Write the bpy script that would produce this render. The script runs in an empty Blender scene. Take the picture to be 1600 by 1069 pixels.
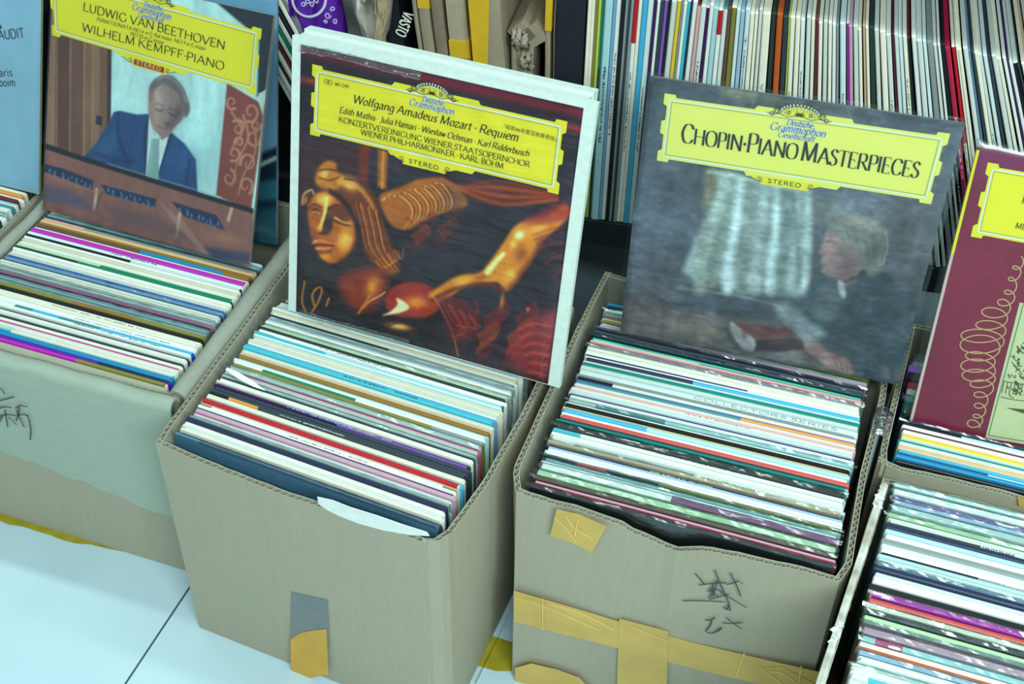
import bpy, bmesh, math, random, re
import numpy as np
from mathutils import Vector, Matrix
R = math.radians
rnd = random.Random(7)
S = bpy.context.scene
COL = S.collection

# ------------------------------------------------------------------ camera
FPX, YAW, PIT, ROL, CAMZ = 2075.89, R(18.705), R(41.707), R(0.9736), 1.36
_fw = np.array([-math.sin(YAW)*math.cos(PIT), math.cos(YAW)*math.cos(PIT), -math.sin(PIT)])
_r = np.array([math.cos(YAW), math.sin(YAW), 0.0]); _u = np.cross(_r, _fw)
_r, _u = _r*math.cos(ROL)+_u*math.sin(ROL), -_r*math.sin(ROL)+_u*math.cos(ROL)
CAMP = np.array([0, 0, CAMZ])
cam = bpy.data.cameras.new('camera'); camo = bpy.data.objects.new('camera', cam); COL.objects.link(camo)
cam.sensor_width = 36; cam.lens = FPX/1600*36; cam.clip_start = .05
camo.matrix_world = Matrix([[_r[0], _u[0], -_fw[0], 0], [_r[1], _u[1], -_fw[1], 0], [_r[2], _u[2], -_fw[2], CAMZ], [0, 0, 0, 1]])
S.camera = camo

# ------------------------------------------------------------------ light and exposure
S.view_settings.view_transform = 'Standard'; S.view_settings.look = 'None'
S.view_settings.exposure = 0.0; S.view_settings.gamma = 1.0; S.view_settings.use_curve_mapping = False
world = bpy.data.worlds.new('room light'); S.world = world; world.use_nodes = True
world.node_tree.nodes['Background'].inputs[0].default_value = (.78, 1.0, .98, 1)
world.node_tree.nodes['Background'].inputs[1].default_value = 0.47
def tube(name, loc, sx, sy, power, rot=(0, 0, 0)):
    l = bpy.data.lights.new(name, 'AREA'); l.shape = 'RECTANGLE'; l.size = sx; l.size_y = sy
    l.energy = power; l.color = (.80, 1.0, .97)
    o = bpy.data.objects.new(name, l); COL.objects.link(o); o.location = loc; o.rotation_euler = rot
    return o
tube('fluorescent_tube_light', (-.3, 1.22, 2.7), 2.6, .10, 28)
tube('fluorescent_tube_light', (1.35, -1.2, 2.5), 2.8, .30, 126, (R(32), R(18), 0))

# ------------------------------------------------------------------ helpers
def proj(P):
    d = np.asarray(P, float)-CAMP; z = d@_fw
    return np.stack([800+FPX*(d@_r)/z, 534.5-FPX*(d@_u)/z], -1)
def ray(x, y): return _fw+_r*(x-800)/FPX-_u*(y-534.5)/FPX
def atz(x, y, z):                       # the point at height z seen at that pixel of the photograph
    d = ray(x, y); return CAMP+d*(z-CAMZ)/d[2]
def onplane(x, y, p0, n):
    d = ray(x, y); p0 = np.asarray(p0); return CAMP+d*(n@(p0-CAMP))/(n@d)
def lin(c): c /= 255.0; return c/12.92 if c <= .04045 else ((c+.055)/1.055)**2.4
TINT = (.84, 1.0, .97)
def alb(c): return tuple(min(.93, lin(v)/t) for v, t in zip(c, TINT))
def put(o, label=None, cat=None, group=None, kind=None):
    if label: o['label'] = label
    if cat: o['category'] = cat
    if group: o['group'] = group
    if kind: o['kind'] = kind
    return o
def empty(name, loc=(0, 0, 0)):
    o = bpy.data.objects.new(name, None); COL.objects.link(o); o.location = loc; o.empty_display_size = .05
    return o
class MB:
    def __init__(s): s.v = []; s.f = []; s.m = []; s.sm = False
    def quad(s, pts, mi=0):
        n = len(s.v); s.v += [tuple(map(float, p)) for p in pts]; s.f.append(tuple(range(n, n+len(pts)))); s.m.append(mi)
    def grid(s, G, mi=0, flip=False):
        G = np.asarray(G, float); h, w = G.shape[:2]; n = len(s.v); s.v += [tuple(p) for p in G.reshape(-1, 3).tolist()]
        for j in range(h-1):
            for i in range(w-1):
                a = n+j*w+i; q = (a, a+1, a+w+1, a+w); s.f.append(q[::-1] if flip else q); s.m.append(mi)
    def box(s, a, b, mi=0):
        (x0, y0, z0), (x1, y1, z1) = a, b; n = len(s.v)
        s.v += [(x, y, z) for z in (z0, z1) for y in (y0, y1) for x in (x0, x1)]
        for q in ((0, 2, 3, 1), (4, 5, 7, 6), (0, 1, 5, 4), (2, 6, 7, 3), (0, 4, 6, 2), (1, 3, 7, 5)):
            s.f.append(tuple(n+i for i in q)); s.m.append(mi)
    def slab(s, A, B, mi=0):            # closed sheet between two grids of equal shape
        A = np.asarray(A, float); B = np.asarray(B, float)
        s.grid(A, mi); s.grid(B, mi, True)
        for (e, f) in ((A[0], B[0]), (A[-1], B[-1]), (A[:, 0], B[:, 0]), (A[:, -1], B[:, -1])): s.grid(np.stack([e, f]), mi)
    def build(s, name, mats, parent=None, smooth=False):
        me = bpy.data.meshes.new(name); me.from_pydata(s.v, [], s.f)
        for m in (mats if isinstance(mats, (list, tuple)) else [mats]): me.materials.append(m)
        me.polygons.foreach_set('material_index', s.m)
        if smooth: me.polygons.foreach_set('use_smooth', [True]*len(s.f))
        me.update(); o = bpy.data.objects.new(name, me); COL.objects.link(o)
        if parent: o.parent = parent
        return o
_mats = {}
def mat(key, c=None, rough=.55, noise=0, ns=60, bump=0, coat=0, spec=.4, stretch=None, c2=None, alpha=1.0):
    if key in _mats: return _mats[key]
    m = bpy.data.materials.new(key); m.use_nodes = True; nt = m.node_tree; b = nt.nodes['Principled BSDF']
    col = alb(c)+(1,); b.inputs['Base Color'].default_value = col
    b.inputs['Roughness'].default_value = rough; b.inputs['Specular IOR Level'].default_value = spec
    if coat: b.inputs['Coat Weight'].default_value = coat; b.inputs['Coat Roughness'].default_value = .12
    if noise or bump:
        tc = nt.nodes.new('ShaderNodeTexCoord'); mp = nt.nodes.new('ShaderNodeMapping'); nt.links.new(tc.outputs['Object'], mp.inputs[0])
        if stretch: mp.inputs['Scale'].default_value = stretch
        nz = nt.nodes.new('ShaderNodeTexNoise'); nz.inputs['Scale'].default_value = ns; nz.inputs['Detail'].default_value = 5
        nt.links.new(mp.outputs[0], nz.inputs['Vector'])
        if noise:
            rp = nt.nodes.new('ShaderNodeValToRGB'); rp.color_ramp.elements[0].position = .35; rp.color_ramp.elements[1].position = .68
            k = alb(c2) if c2 else tuple(x*(1-noise) for x in col[:3])
            rp.color_ramp.elements[0].color = k+(1,); rp.color_ramp.elements[1].color = col
            nt.links.new(nz.outputs['Fac'], rp.inputs[0]); nt.links.new(rp.outputs[0], b.inputs['Base Color'])
        if bump:
            bp = nt.nodes.new('ShaderNodeBump'); bp.inputs['Strength'].default_value = bump; bp.inputs['Distance'].default_value = .002
            nt.links.new(nz.outputs['Fac'], bp.inputs['Height']); nt.links.new(bp.outputs[0], b.inputs['Normal'])
    _mats[key] = m; return m
def clear(key, tint=(235, 250, 250), gloss=.12, rough=.18, bump=.5, ns=30, stretch=(1, 1, 1)):   # clear plastic film
    if key in _mats: return _mats[key]
    m = bpy.data.materials.new(key); m.use_nodes = True; nt = m.node_tree; nt.nodes.clear()
    out = nt.nodes.new('ShaderNodeOutputMaterial'); mx = nt.nodes.new('ShaderNodeMixShader')
    tr = nt.nodes.new('ShaderNodeBsdfTransparent'); gl = nt.nodes.new('ShaderNodeBsdfGlossy'); ly = nt.nodes.new('ShaderNodeLayerWeight')
    tr.inputs[0].default_value = tuple(lin(v) for v in tint)+(1,); gl.inputs['Roughness'].default_value = rough
    tc = nt.nodes.new('ShaderNodeTexCoord'); mp = nt.nodes.new('ShaderNodeMapping'); mp.inputs['Scale'].default_value = stretch
    nz = nt.nodes.new('ShaderNodeTexNoise'); nz.inputs['Scale'].default_value = ns; nz.inputs['Detail'].default_value = 3
    bp = nt.nodes.new('ShaderNodeBump'); bp.inputs['Strength'].default_value = bump; bp.inputs['Distance'].default_value = .004
    nt.links.new(tc.outputs['Object'], mp.inputs[0]); nt.links.new(mp.outputs[0], nz.inputs['Vector']); nt.links.new(nz.outputs['Fac'], bp.inputs['Height'])
    nt.links.new(bp.outputs[0], gl.inputs['Normal']); nt.links.new(bp.outputs[0], ly.inputs['Normal'])
    ly.inputs['Blend'].default_value = .25
    ma = nt.nodes.new('ShaderNodeMath'); ma.operation = 'MULTIPLY_ADD'; ma.inputs[1].default_value = .55; ma.inputs[2].default_value = gloss
    nt.links.new(ly.outputs['Fresnel'], ma.inputs[0]); nt.links.new(ma.outputs[0], mx.inputs[0])
    nt.links.new(tr.outputs[0], mx.inputs[1]); nt.links.new(gl.outputs[0], mx.inputs[2]); nt.links.new(mx.outputs[0], out.inputs[0])
    _mats[key] = m; return m
def film(key, c, dens=.7, rough=.25, ns=25):     # coloured translucent packing tape
    if key in _mats: return _mats[key]
    m = mat(key, c, rough=rough, noise=.14, ns=ns, bump=.15, spec=.5); nt = m.node_tree
    b = nt.nodes['Principled BSDF']; out = nt.nodes['Material Output']
    tr = nt.nodes.new('ShaderNodeBsdfTransparent'); tr.inputs[0].default_value = tuple(min(1, x*1.1) for x in alb(c))+(1,)
    mx = nt.nodes.new('ShaderNodeMixShader'); mx.inputs[0].default_value = dens
    nt.links.new(tr.outputs[0], mx.inputs[1]); nt.links.new(b.outputs[0], mx.inputs[2]); nt.links.new(mx.outputs[0], out.inputs[0])
    return m
KRAFT = mat('kraft cardboard', (150, 157, 136), .8, .05, 220, .06, spec=.2, stretch=(1, 1, .12))
KRAFT_IN = mat('inner kraft liner', (160, 172, 154), .85, .12, 240, .12, spec=.2, stretch=(1, 1, .12))
KRAFT_TAN = mat('brown kraft cardboard', (140, 136, 114), .8, .15, 160, .15, spec=.2, stretch=(.4, 1, 1))
FLUTE = mat('corrugated flute', (160, 170, 148), .9, .15, 300, spec=.1)
PAPER = mat('torn white paper', (208, 230, 224), .8, .08, 120, .2)
INK = mat('marker ink', (66, 76, 78), .6); BLACK = mat('black ink', (28, 34, 30), .6)
TAPE = film('yellow packing tape', (204, 186, 96), .8)
BROWN_TAPE = film('brown packing tape', (150, 140, 120), .6)
CLEARP = clear('clear plastic film'); CRINKLE = clear('crinkled plastic film', (238, 247, 247), .09, .20, .6, 55, (.35, 1, 1))
SHRINK = clear('shrink wrap film', (246, 251, 251), .03, .10, .8, 16, (1, 3.0, 1)); SLEEVE = clear('smooth plastic sleeve', (240, 248, 248), .05, .16, .25, 9)

# ------------------------------------------------------------------ floor, wall, marking tape
def tile_material():
    m = bpy.data.materials.new('white floor tiles'); m.use_nodes = True; nt = m.node_tree; b = nt.nodes['Principled BSDF']
    tc = nt.nodes.new('ShaderNodeTexCoord'); mp = nt.nodes.new('ShaderNodeMapping'); mp.inputs['Location'].default_value = (.7185, -.45, 0)
    br = nt.nodes.new('ShaderNodeTexBrick'); br.offset = 0; br.inputs['Scale'].default_value = 1
    br.inputs['Brick Width'].default_value = .8; br.inputs['Row Height'].default_value = .8; br.inputs['Mortar Size'].default_value = .0016; br.inputs['Mortar Smooth'].default_value = .3
    br.inputs['Color1'].default_value = br.inputs['Color2'].default_value = alb((178, 217, 226))+(1,); br.inputs['Mortar'].default_value = alb((60, 85, 95))+(1,)
    nz = nt.nodes.new('ShaderNodeTexNoise'); nz.inputs['Scale'].default_value = 6; nz.inputs['Detail'].default_value = 8
    rp = nt.nodes.new('ShaderNodeValToRGB'); rp.color_ramp.elements[0].position = .30; rp.color_ramp.elements[0].color = (.90, .93, .93, 1); rp.color_ramp.elements[1].position = .5
    mx = nt.nodes.new('ShaderNodeMix'); mx.data_type = 'RGBA'; mx.blend_type = 'MULTIPLY'; mx.inputs[0].default_value = 1
    nt.links.new(tc.outputs['Object'], mp.inputs[0]); nt.links.new(mp.outputs[0], br.inputs[0]); nt.links.new(tc.outputs['Object'], nz.inputs['Vector']); nt.links.new(nz.outputs['Fac'], rp.inputs[0])
    nt.links.new(br.outputs['Color'], mx.inputs[6]); nt.links.new(rp.outputs[0], mx.inputs[7]); nt.links.new(mx.outputs[2], b.inputs['Base Color'])
    b.inputs['Roughness'].default_value = .32; b.inputs['Specular IOR Level'].default_value = .35
    return m
b = MB(); b.box((-3.2, -2.2, -.05), (3.0, 2.0, 0)); put(b.build('floor', tile_material()), kind='structure')
b = MB(); b.box((-3.2, 2.0, -.05), (3.0, 2.08, 3.0)); put(b.build('wall_back', mat('back wall', (150, 165, 165), .8)), kind='structure')
# yellow floor marking tape with a ragged edge
def ragged(n, a, s): return [a+s*(rnd.random()-.5) for _ in range(n)]
xs = np.linspace(-1.9, 1.3, 160); f0 = np.interp(xs, [-1.9, -1.02, -.90, -.81, -.74, -.60, -.34, -.29, 1.3], [.874, .874, .876, .886, .894, .886, .875, .881, .874])
f0 = f0+np.array([rnd.choice([0, 0, 0, .003, -.002, .001]) for _ in xs]); b1 = .923+np.array(ragged(160, 0, .002))
b = MB(); b.grid(np.stack([np.stack([xs, f0, np.full(160, .0006)], 1), np.stack([xs, b1, np.full(160, .0006)], 1)]))
put(b.build('floor_tape', mat('yellow floor marking tape', (160, 158, 36), .6, .25, 40)), 'worn yellow marking tape stuck to the white floor along the boxes', 'tape')

# ------------------------------------------------------------------ corrugated cardboard boxes
def resample(P, n):
    P = np.asarray(P, float); d = np.r_[0, np.cumsum(np.linalg.norm(np.diff(P, axis=0), axis=1))]; t = np.linspace(0, d[-1], n)
    return np.stack([np.interp(t, d, P[:, k]) for k in range(3)], 1)
def wall(name, parent, top, bot, inward, th=.0065, jit=.0008, bulge=0.0, mats=None):
    """corrugated wall from a top rim polyline and a bottom edge; two liners and a fluted core between them"""
    top = np.asarray(top, float); L = np.linalg.norm(np.diff(top, axis=0), axis=1).sum()
    n = max(8, int(L/.012)); T = resample(top, n); B = resample(bot, n); inward = np.asarray(inward, float)
    T[:, 2] += np.array(ragged(n, 0, jit*2)); rows = []
    for k in np.linspace(0, 1, 7):
        r = B*(1-k)+T*k; r = r-inward*(bulge*math.sin(math.pi*k)*np.sin(np.linspace(0, math.pi, n)))[:, None]; rows.append(r)
    G = np.array(rows); m = MB(); l = .0009
    m.slab(G, G+inward*l, 0); m.slab(G+inward*(th-l), G+inward*th, 1)
    per = .0085; nz = int(L/per*2); Tz = resample(T, nz); dn = (resample(B, nz)-Tz); dn /= np.linalg.norm(dn, axis=1)[:, None]
    off = np.array([l if i % 2 else th-l for i in range(nz)])[:, None]*inward
    Z = Tz+off; Z[:, 2] -= .0006; Z2 = Z+dn*.03
    t = .00035*inward; m.slab(np.stack([Z-t, Z2-t]), np.stack([Z+t, Z2+t]), 2)
    return m.build(name, mats or [KRAFT, KRAFT_IN, FLUTE], parent)
def unit(v): v = np.asarray(v, float); return v/np.linalg.norm(v)
def sheet(name, pts, nrm, mtl, parent, th=.0004, lift=.0006):      # flat sheet laid on a surface
    m = MB(); P = np.asarray(pts, float)+np.asarray(nrm)*lift; Q = P+np.asarray(nrm)*th; n = len(P)
    m.quad(Q); m.quad(P[::-1])
    for i in range(n): m.quad([P[i], P[(i+1) % n], Q[(i+1) % n], Q[i]])
    return m.build(name, mtl, parent)
def stroke_mesh(m, pts, w, nrm, closed=False, w1=None):
    P = np.asarray(pts, float); n = len(P); nrm = np.asarray(nrm, float)
    d = np.gradient(P, axis=0); d /= (np.linalg.norm(d, axis=1)[:, None]+1e-9); s = np.cross(nrm, d)
    ww = np.full(n, w) if w1 is None else np.linspace(w, w1, n)
    m.grid(np.stack([P-s*ww[:, None]/2, P+s*ww[:, None]/2]))
def smooth(pts, k=8, closed=False):
    P = [np.asarray(p, float) for p in pts]
    if len(P) < 3: return np.array(P)
    if closed: P = [P[-1]]+P+[P[0], P[1]]
    else: P = [2*P[0]-P[1]]+P+[2*P[-1]-P[-2]]
    out = []
    for i in range(1, len(P)-2):
        a, b_, c, d = P[i-1:i+3]
        for t in np.linspace(0, 1, k, endpoint=False):
            out.append(.5*((2*b_)+(-a+c)*t+(2*a-5*b_+4*c-d)*t*t+(-a+3*b_-3*c+d)*t**3))
    out.append(P[-2]); return np.array(out)
def carton(name, label, FL, FR, BR, BL, h, rims=None, foot=None, skip=(), bulge=.004, cut=None):
    """FL.. = outer corners (x, y); rims = {'front': [(t, dz, outward), ...]}"""
    root = empty(name, ((FL[0]+BR[0])/2, (FL[1]+BR[1])/2, 0)); put(root, label, 'box')
    o = np.array([root.location.x, root.location.y, 0]); root.location.z = 0
    C4 = {'FL': FL, 'FR': FR, 'BR': BR, 'BL': BL}; ft = foot or C4; cen = np.mean([FL, FR, BR, BL], axis=0)
    for nm, a, c in (('front', 'FL', 'FR'), ('right', 'FR', 'BR'), ('back', 'BR', 'BL'), ('left', 'BL', 'FL')):
        if nm in skip: continue
        A = np.array(C4[a]+(h,)); B_ = np.array(C4[c]+(h,)); d = unit(B_-A); inw = np.array([-d[1], d[0], 0]); cut = cut or {}; lead = []
        if a in cut:                    # this wall carries the rounded corner left open by the wall before it
            pv = {'FR': 'FL', 'BR': 'FR', 'BL': 'BR', 'FL': 'BL'}[a]; dp = unit(A-np.array(C4[pv]+(h,))); ca, cb = cut[a]; S0 = A-dp*ca; S1 = A+d*cb
            lead = [S0*(1-u)**2+2*u*(1-u)*A+S1*u*u for u in np.linspace(0, 1, 8)][:-1]; A = S1
        if c in cut: B_ = B_-d*cut[c][0]
        rim = [(0, 0, 0)]+list((rims or {}).get(nm, []))+[(1, 0, 0)]
        if rim[1][0] == 0: rim.pop(0)
        if rim[-2][0] == 1: rim.pop()
        top = [A+(B_-A)*t+np.array([0, 0, dz])-inw*out for t, dz, out in rim]
        bot = [np.array(ft[a]+(.001,)), np.array(ft[c]+(.001,))]
        if lead or c in cut: bot = [p*[1, 1, 0]+[0, 0, .001] for p in lead+[A, B_]]
        top = lead+top; top = resample(np.array(top), 120) if len(top) > 2 else top
        wall(nm+'_wall', root, [p-o for p in top], [p-o for p in bot], inw, bulge=bulge)
    m = MB(); q = [np.array(ft[k]+(.0005,)) for k in ('FL', 'FR', 'BR', 'BL')]; c0 = np.mean(q, axis=0); q = [p+(c0-p)*.03-o for p in q]
    m.slab([[q[0], q[1]], [q[3], q[2]]], [[q[0]+[0, 0, .008], q[1]+[0, 0, .008]], [q[3]+[0, 0, .008], q[2]+[0, 0, .008]]])
    m.build('bottom_flap', KRAFT_TAN, root)
    return root, o
def onwall(o, A, B, out):               # returns a function pixel -> point on the vertical plane through A, B (local to the box)
    A = np.array(A+(0,)); d = unit(np.array(B+(0,))-A); n = np.array([d[1], -d[0], 0])
    return (lambda x, y, lift=0.0: onplane(x, y, A+n*(out+lift), n)-o), n

# box under the gilded statue cover
b2, o2 = carton('record_box', 'brown cardboard box with a grey tape patch, second large box from the left', (-.676, .812), (-.336, .786), (-.322, 1.182), (-.684, 1.205), .328, cut={'FR': (.016, .020)},
    rims={'front': [(.2, -.004, .002), (.5, -.006, .004), (.85, -.002, .003), (1, -.008, 0)], 'right': [(0, -.008, 0), (.06, -.004, .004), (.2, .002, .012), (.5, 0, .013), (.8, .002, .008)], 'left': [(.93, 0, .002)]})
f2, n2 = onwall(o2, (-.676, .812), (-.336, .786), .0062)
sheet('tape_patch', [f2(456, 925), f2(512, 938), f2(514, 1015), f2(455, 1000)], n2, mat('grey tape', (108, 122, 120), .5, .1, 60), b2, lift=.0003)
sheet('packing_tape', [f2(455, 998), f2(470, 988), f2(490, 984), f2(511, 982), f2(514, 1052), f2(470, 1062), f2(455, 1045)], n2, film('glossy yellow tape', (212, 180, 60), .75, .12), b2, lift=.0010)
tp = [(497, 777), (520, 782), (548, 793), (590, 806), (630, 820), (668, 832), (672, 838), (640, 836), (600, 829), (560, 818), (530, 806), (512, 797), (499, 788)]
sheet('torn_paper', [f2(x, y-2, .002) for x, y in tp], n2, PAPER, b2, lift=.001, th=.0008)
fr2, nr2 = onwall(o2, (-.336, .786), (-.322, 1.182), .001)
sheet('clear_tape', [fr2(735, 1066), fr2(800, 935), fr2(800, 960), fr2(748, 1069)], nr2, clear('clear adhesive tape', (225, 225, 205), .06, .2, .6, 60), b2, lift=.006)

# box under the dark painted cover
b3, o3 = carton('record_box', 'cardboard box banded with yellow tape and marked in black pen', (-.290, .878), (.045, .880), (.050, 1.215), (-.306, 1.262), .328,
    rims={'front': [(.1, -.004, 0), (.2, -.003, 0), (.34, -.008, .001), (.37, -.013, .001), (.47, -.021, .001), (.50, -.0235, .002), (.52, -.020, .004), (.60, -.007, .004), (.75, -.004, .003), (.9, -.004, .001), (1, -.006, 0)],
          'left': [(.3, .003, .006), (.7, .002, .010), (.93, .002, .012), (1, -.002, 0)], 'right': [(0, -.006, 0), (.07, -.002, .008), (.16, .002, .006), (.45, .001, .002), (.8, .002, .004)]})
f3, n3 = onwall(o3, (-.290, .878), (.045, .880), .0058)
TP = [TAPE]
sheet('packing_tape', [f3(803, 922), f3(900, 950), f3(965, 970), f3(1080, 1003), f3(1200, 1031), f3(1284, 1050), f3(1262, 1085), f3(1160, 1062), f3(1045, 1034), f3(965, 1012), f3(880, 990), f3(803, 970)], n3, TAPE, b3)
sheet('packing_tape', [f3(968, 965), f3(1045, 985), f3(1041, 1130), f3(963, 1120)], n3, TAPE, b3, lift=.0012)
sheet('packing_tape', [f3(870, 795), f3(905, 803), f3(948, 822), f3(925, 863), f3(900, 850), f3(860, 836)], n3, TAPE, b3)
sheet('packing_tape', [f3(805, 1043), f3(830, 1036), f3(870, 1045), f3(905, 1058), f3(930, 1085), f3(805, 1065)], n3, TAPE, b3)
sheet('packing_tape', [f3(1186, 1042), f3(1222, 1040), f3(1276, 1068), f3(1245, 1090), f3(1200, 1062)], n3, TAPE, b3, lift=.0012)
fl3, nl3 = onwall(o3, (-.306, 1.262), (-.290, .878), .0040)
m = MB()
def pen(fn, n, paths, w, lift=.0022):
    for p in paths: stroke_mesh(m, smooth([fn(x, y, lift) for x, y in p], 6), w, n)
q = lambda *a: [(790+x/2.623, 700+y/2.623) for x, y in a]
pen(f3, n3, [q((778, 515), (800, 540), (818, 562)), q((792, 562), (850, 556), (905, 553)), q((858, 500), (875, 545), (900, 600), (915, 640), (905, 662), (895, 650)), q((850, 555), (845, 600), (832, 612)),
    q((835, 575), (860, 600), (872, 612)), q((828, 590), (860, 580), (895, 590)), q((835, 620), (870, 612), (915, 600)), q((868, 545), (850, 610)), q((725, 627), (800, 627), (900, 632)), q((880, 590), (930, 620), (988, 655)),
    q((922, 512), (945, 560), (965, 610)), q((905, 560), (930, 555), (958, 545)), q((965, 552), (972, 556)), q((915, 645), (920, 665), (905, 660)), q((890, 718), (930, 720), (972, 716)), q((905, 695), (935, 720), (968, 742)),
    q((818, 706), (845, 705), (858, 695)), q((845, 705), (838, 730), (822, 752), (850, 760), (885, 738), (870, 752))], .0017)
m.build('pen_writing', INK, b3)
for st in ([[(803, 934), (850, 948), (935, 985)], [(860, 945), (905, 958), (960, 985)], [(848, 935), (848, 985)], [(985, 980), (1010, 990), (1042, 1002)], [(1163, 1020), (1150, 1058)], [(1190, 1046), (1215, 1064), (1240, 1085)], [(1200, 1050), (1220, 1052), (1250, 1072)], [(1252, 1040), (1246, 1082)],
    [(866, 808), (885, 828), (900, 848)], [(884, 806), (898, 826), (925, 842)], [(903, 812), (898, 838)]]): m = MB(); pen(f3, n3, [st], .0011, .0028); m.build('tape_crease', film('tape crease', (232, 218, 120), .8), b3)

# leftmost box with its flaps folded outward
b1, o1 = carton('record_box', 'cardboard box with flaps folded outward and writing on the front flap', (-1.036, .884), (-.692, .884), (-.703, 1.262), (-1.050, 1.262), .322, bulge=.001,
    rims={'front': [(.5, -.004, .004)]})
def folded_flap(name, A, B, h, out, drop, parent, o, mtl, tail=None, r=.011, jag=.004):
    A = np.array(A+(h,)); B = np.array(B+(h,)); n = 40; rows = []; out = np.asarray(out, float)
    base = resample(np.array([A, B]), n)-o; dr = np.full(n, drop) if tail is None else np.interp(np.linspace(0, 1, n), *zip(*tail))
    dr = dr+np.array(ragged(n, 0, jag)); wob = np.array([.0012*math.sin(i*.7) for i in range(n)])
    for a in np.linspace(0, 180, 9): rows.append(base-out*(r*math.cos(R(a))-r+.002)+np.array([0, 0, 1])*(r*math.sin(R(a)))+np.outer(wob*math.sin(R(a)), [0, 0, 1]))
    for k in np.linspace(.15, 1, 7): rows.append(base+out*(2*r-.002+.0015*math.sin(k*3))-np.outer(dr*k, [0, 0, 1]))
    G = np.array(rows); Gi = G.copy(); c = base+out*r
    for i in range(9): Gi[i] = c+(G[i]-c)*.72
    Gi[9:] -= out*.004
    m = MB(); m.slab(G, Gi); return m.build(name, mtl, parent, smooth=True)
FLAPM = mat('pale flap liner', (146, 171, 155), .85, .07, 200, .12, spec=.15, stretch=(.15, 1, 1))
folded_flap('front_flap', (-1.04, .884), (-.690, .884), .318, (0, -1, 0), .17, b1, o1, FLAPM, tail=[(0, .150), (.3, .156), (.55, .166), (.8, .182), (.93, .187), (1, .180)])
folded_flap('side_flap', (-.7045, .888), (-.7105, 1.26), .318, (1, -.02, 0), .10, b1, o1, mat('side flap liner', (142, 158, 144), .85, .08, 160, .1, spec=.15), r=.0118)
folded_flap('side_flap', (-1.03, .875), (-1.040, 1.25), .318, (-1, 0, 0), .10, b1, o1, mat('side flap liner', (170, 182, 166)), r=.008)
f1, n1 = onwall(o1, (-1.036, .884), (-.692, .884), .0232)
m = MB()
pen(f1, n1, [[(0, 606), (5, 612), (7, 616)], [(-8, 628), (8, 624), (22, 620)], [(-4, 640), (5, 636), (18, 637)], [(-5, 652), (10, 648), (26, 650)], [(7, 640), (10, 655), (12, 668)], [(4, 650), (-2, 660), (-8, 664)], [(13, 652), (20, 658), (26, 664)],
    [(24, 638), (32, 634), (43, 636)], [(30, 636), (28, 650), (25, 658)], [(30, 648), (38, 648), (45, 650)], [(40, 648), (45, 655), (48, 672), (47, 688)], [(25, 640), (30, 652), (38, 668)]], .0019, .0015)
m.build('pen_writing', INK, b1)

# right-hand boxes: one in front, one behind it under the crimson cover
b4, o4 = carton('record_box', 'cardboard box with a torn white rim in the right front corner', (.0365, .665), (.396, .665), (.409, 1.032), (.0665, 1.032), .325, bulge=.001,
    rims={'left': [(.2, .002, .001), (.6, -.002, -.001)]})
# frayed white paper along the left rim
m = MB(); n = 70; A = np.array([.0395, .70, .326])-o4; B = np.array([.0670, 1.02, .326])-o4
for side in (0, 1):
    pass
P = resample(np.array([A, B]), n); sm = lambda a: np.convolve(np.r_[a[:4], a, a[-4:]], np.ones(9)/9, 'valid'); wv = .0060+.004*sm(np.array(ragged(n, 0, 1)))+.0006*np.array(ragged(n, 0, 1)); top = .0035+.005*sm(np.array(ragged(n, 0, 1)))+.0006*np.array(ragged(n, 0, 1))
sx = np.array([1, -.09, 0]); dn = np.array([0, 0, -1.])
G = np.stack([P-sx*.0018+dn*(.012+.006*np.array(ragged(n, 0, 1)))[:, None], P-sx*.0012-np.outer(top*.6, dn), P+sx*(wv*.5)[:, None]-np.outer(top, dn), P+sx*wv[:, None]-np.outer(top*.5, dn), P+sx*(wv+.001)[:, None]+dn*.012])
m.grid(G); m.build('torn_rim', mat('frayed rim paper', (156, 166, 148), .9, .22, 60, .6, c2=(200, 216, 206)), b4)
for (y0, y1) in ((.985, 1.022), (.80, .83), (.70, .735)):
    m = MB(); k = 10
    for j in range(14):
        y = y0+(y1-y0)*rnd.random(); t = (y-.70)/.32; x = .0395+.027*t+rnd.uniform(-.001, .005); z = .326+rnd.uniform(.0, .004)
        a = rnd.uniform(0, 6.28); s = rnd.uniform(.0025, .005)
        m.quad([np.array([x+s*math.cos(a+w)*(.6 if i % 2 else 1), y+s*math.sin(a+w), z+rnd.uniform(-.002, .004)])-o4 for i, w in enumerate((0, 1.6, 3.1, 4.7))])
    m.build('paper_shred', PAPER, b4)
b5, o5 = carton('record_box', 'cardboard box under the crimson cover, behind the right front box', (.058, 1.045), (.412, 1.050), (.412, 1.30), (.064, 1.30), .322, bulge=.001,
    rims={'front': [(0, .008, -.006), (.05, .006, 0), (.35, .010, .002), (.46, .006, .003), (.52, -.008, .003), (.7, -.012, .002), (1, -.006, 0)], 'left': [(.9, .006, .000), (1, .008, -.004)]})
f5, n5 = onwall(o5, (.055, 1.045), (.412, 1.050), .004)
sheet('packing_tape', [f5(1590, 776), f5(1625, 784), f5(1625, 800), f5(1592, 790)], n5, TAPE, b5)
m = MB()     # clear tape looped over the neighbouring rims
pts = [];
for (x, z) in ((.044, .296), (.0435, .318), (.046, .332), (.054, .336), (.064, .331), (.067, .315), (.067, .295)):
    pts.append([np.array([x, y, z+.002*math.sin(y*300)])-o5 for y in np.linspace(1.085, 1.130, 8)])
m.grid(np.array(pts)); m.build('clear_tape', clear('glossy adhesive tape', (215, 235, 235), .22, .2, 1.0, 60), b5, smooth=True)
b0, o0 = carton('record_box', 'cardboard box at the far left edge under the pale blue cover', (-1.42, .93), (-1.060, .93), (-1.064, 1.23), (-1.42, 1.23), .318, bulge=.001)

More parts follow.
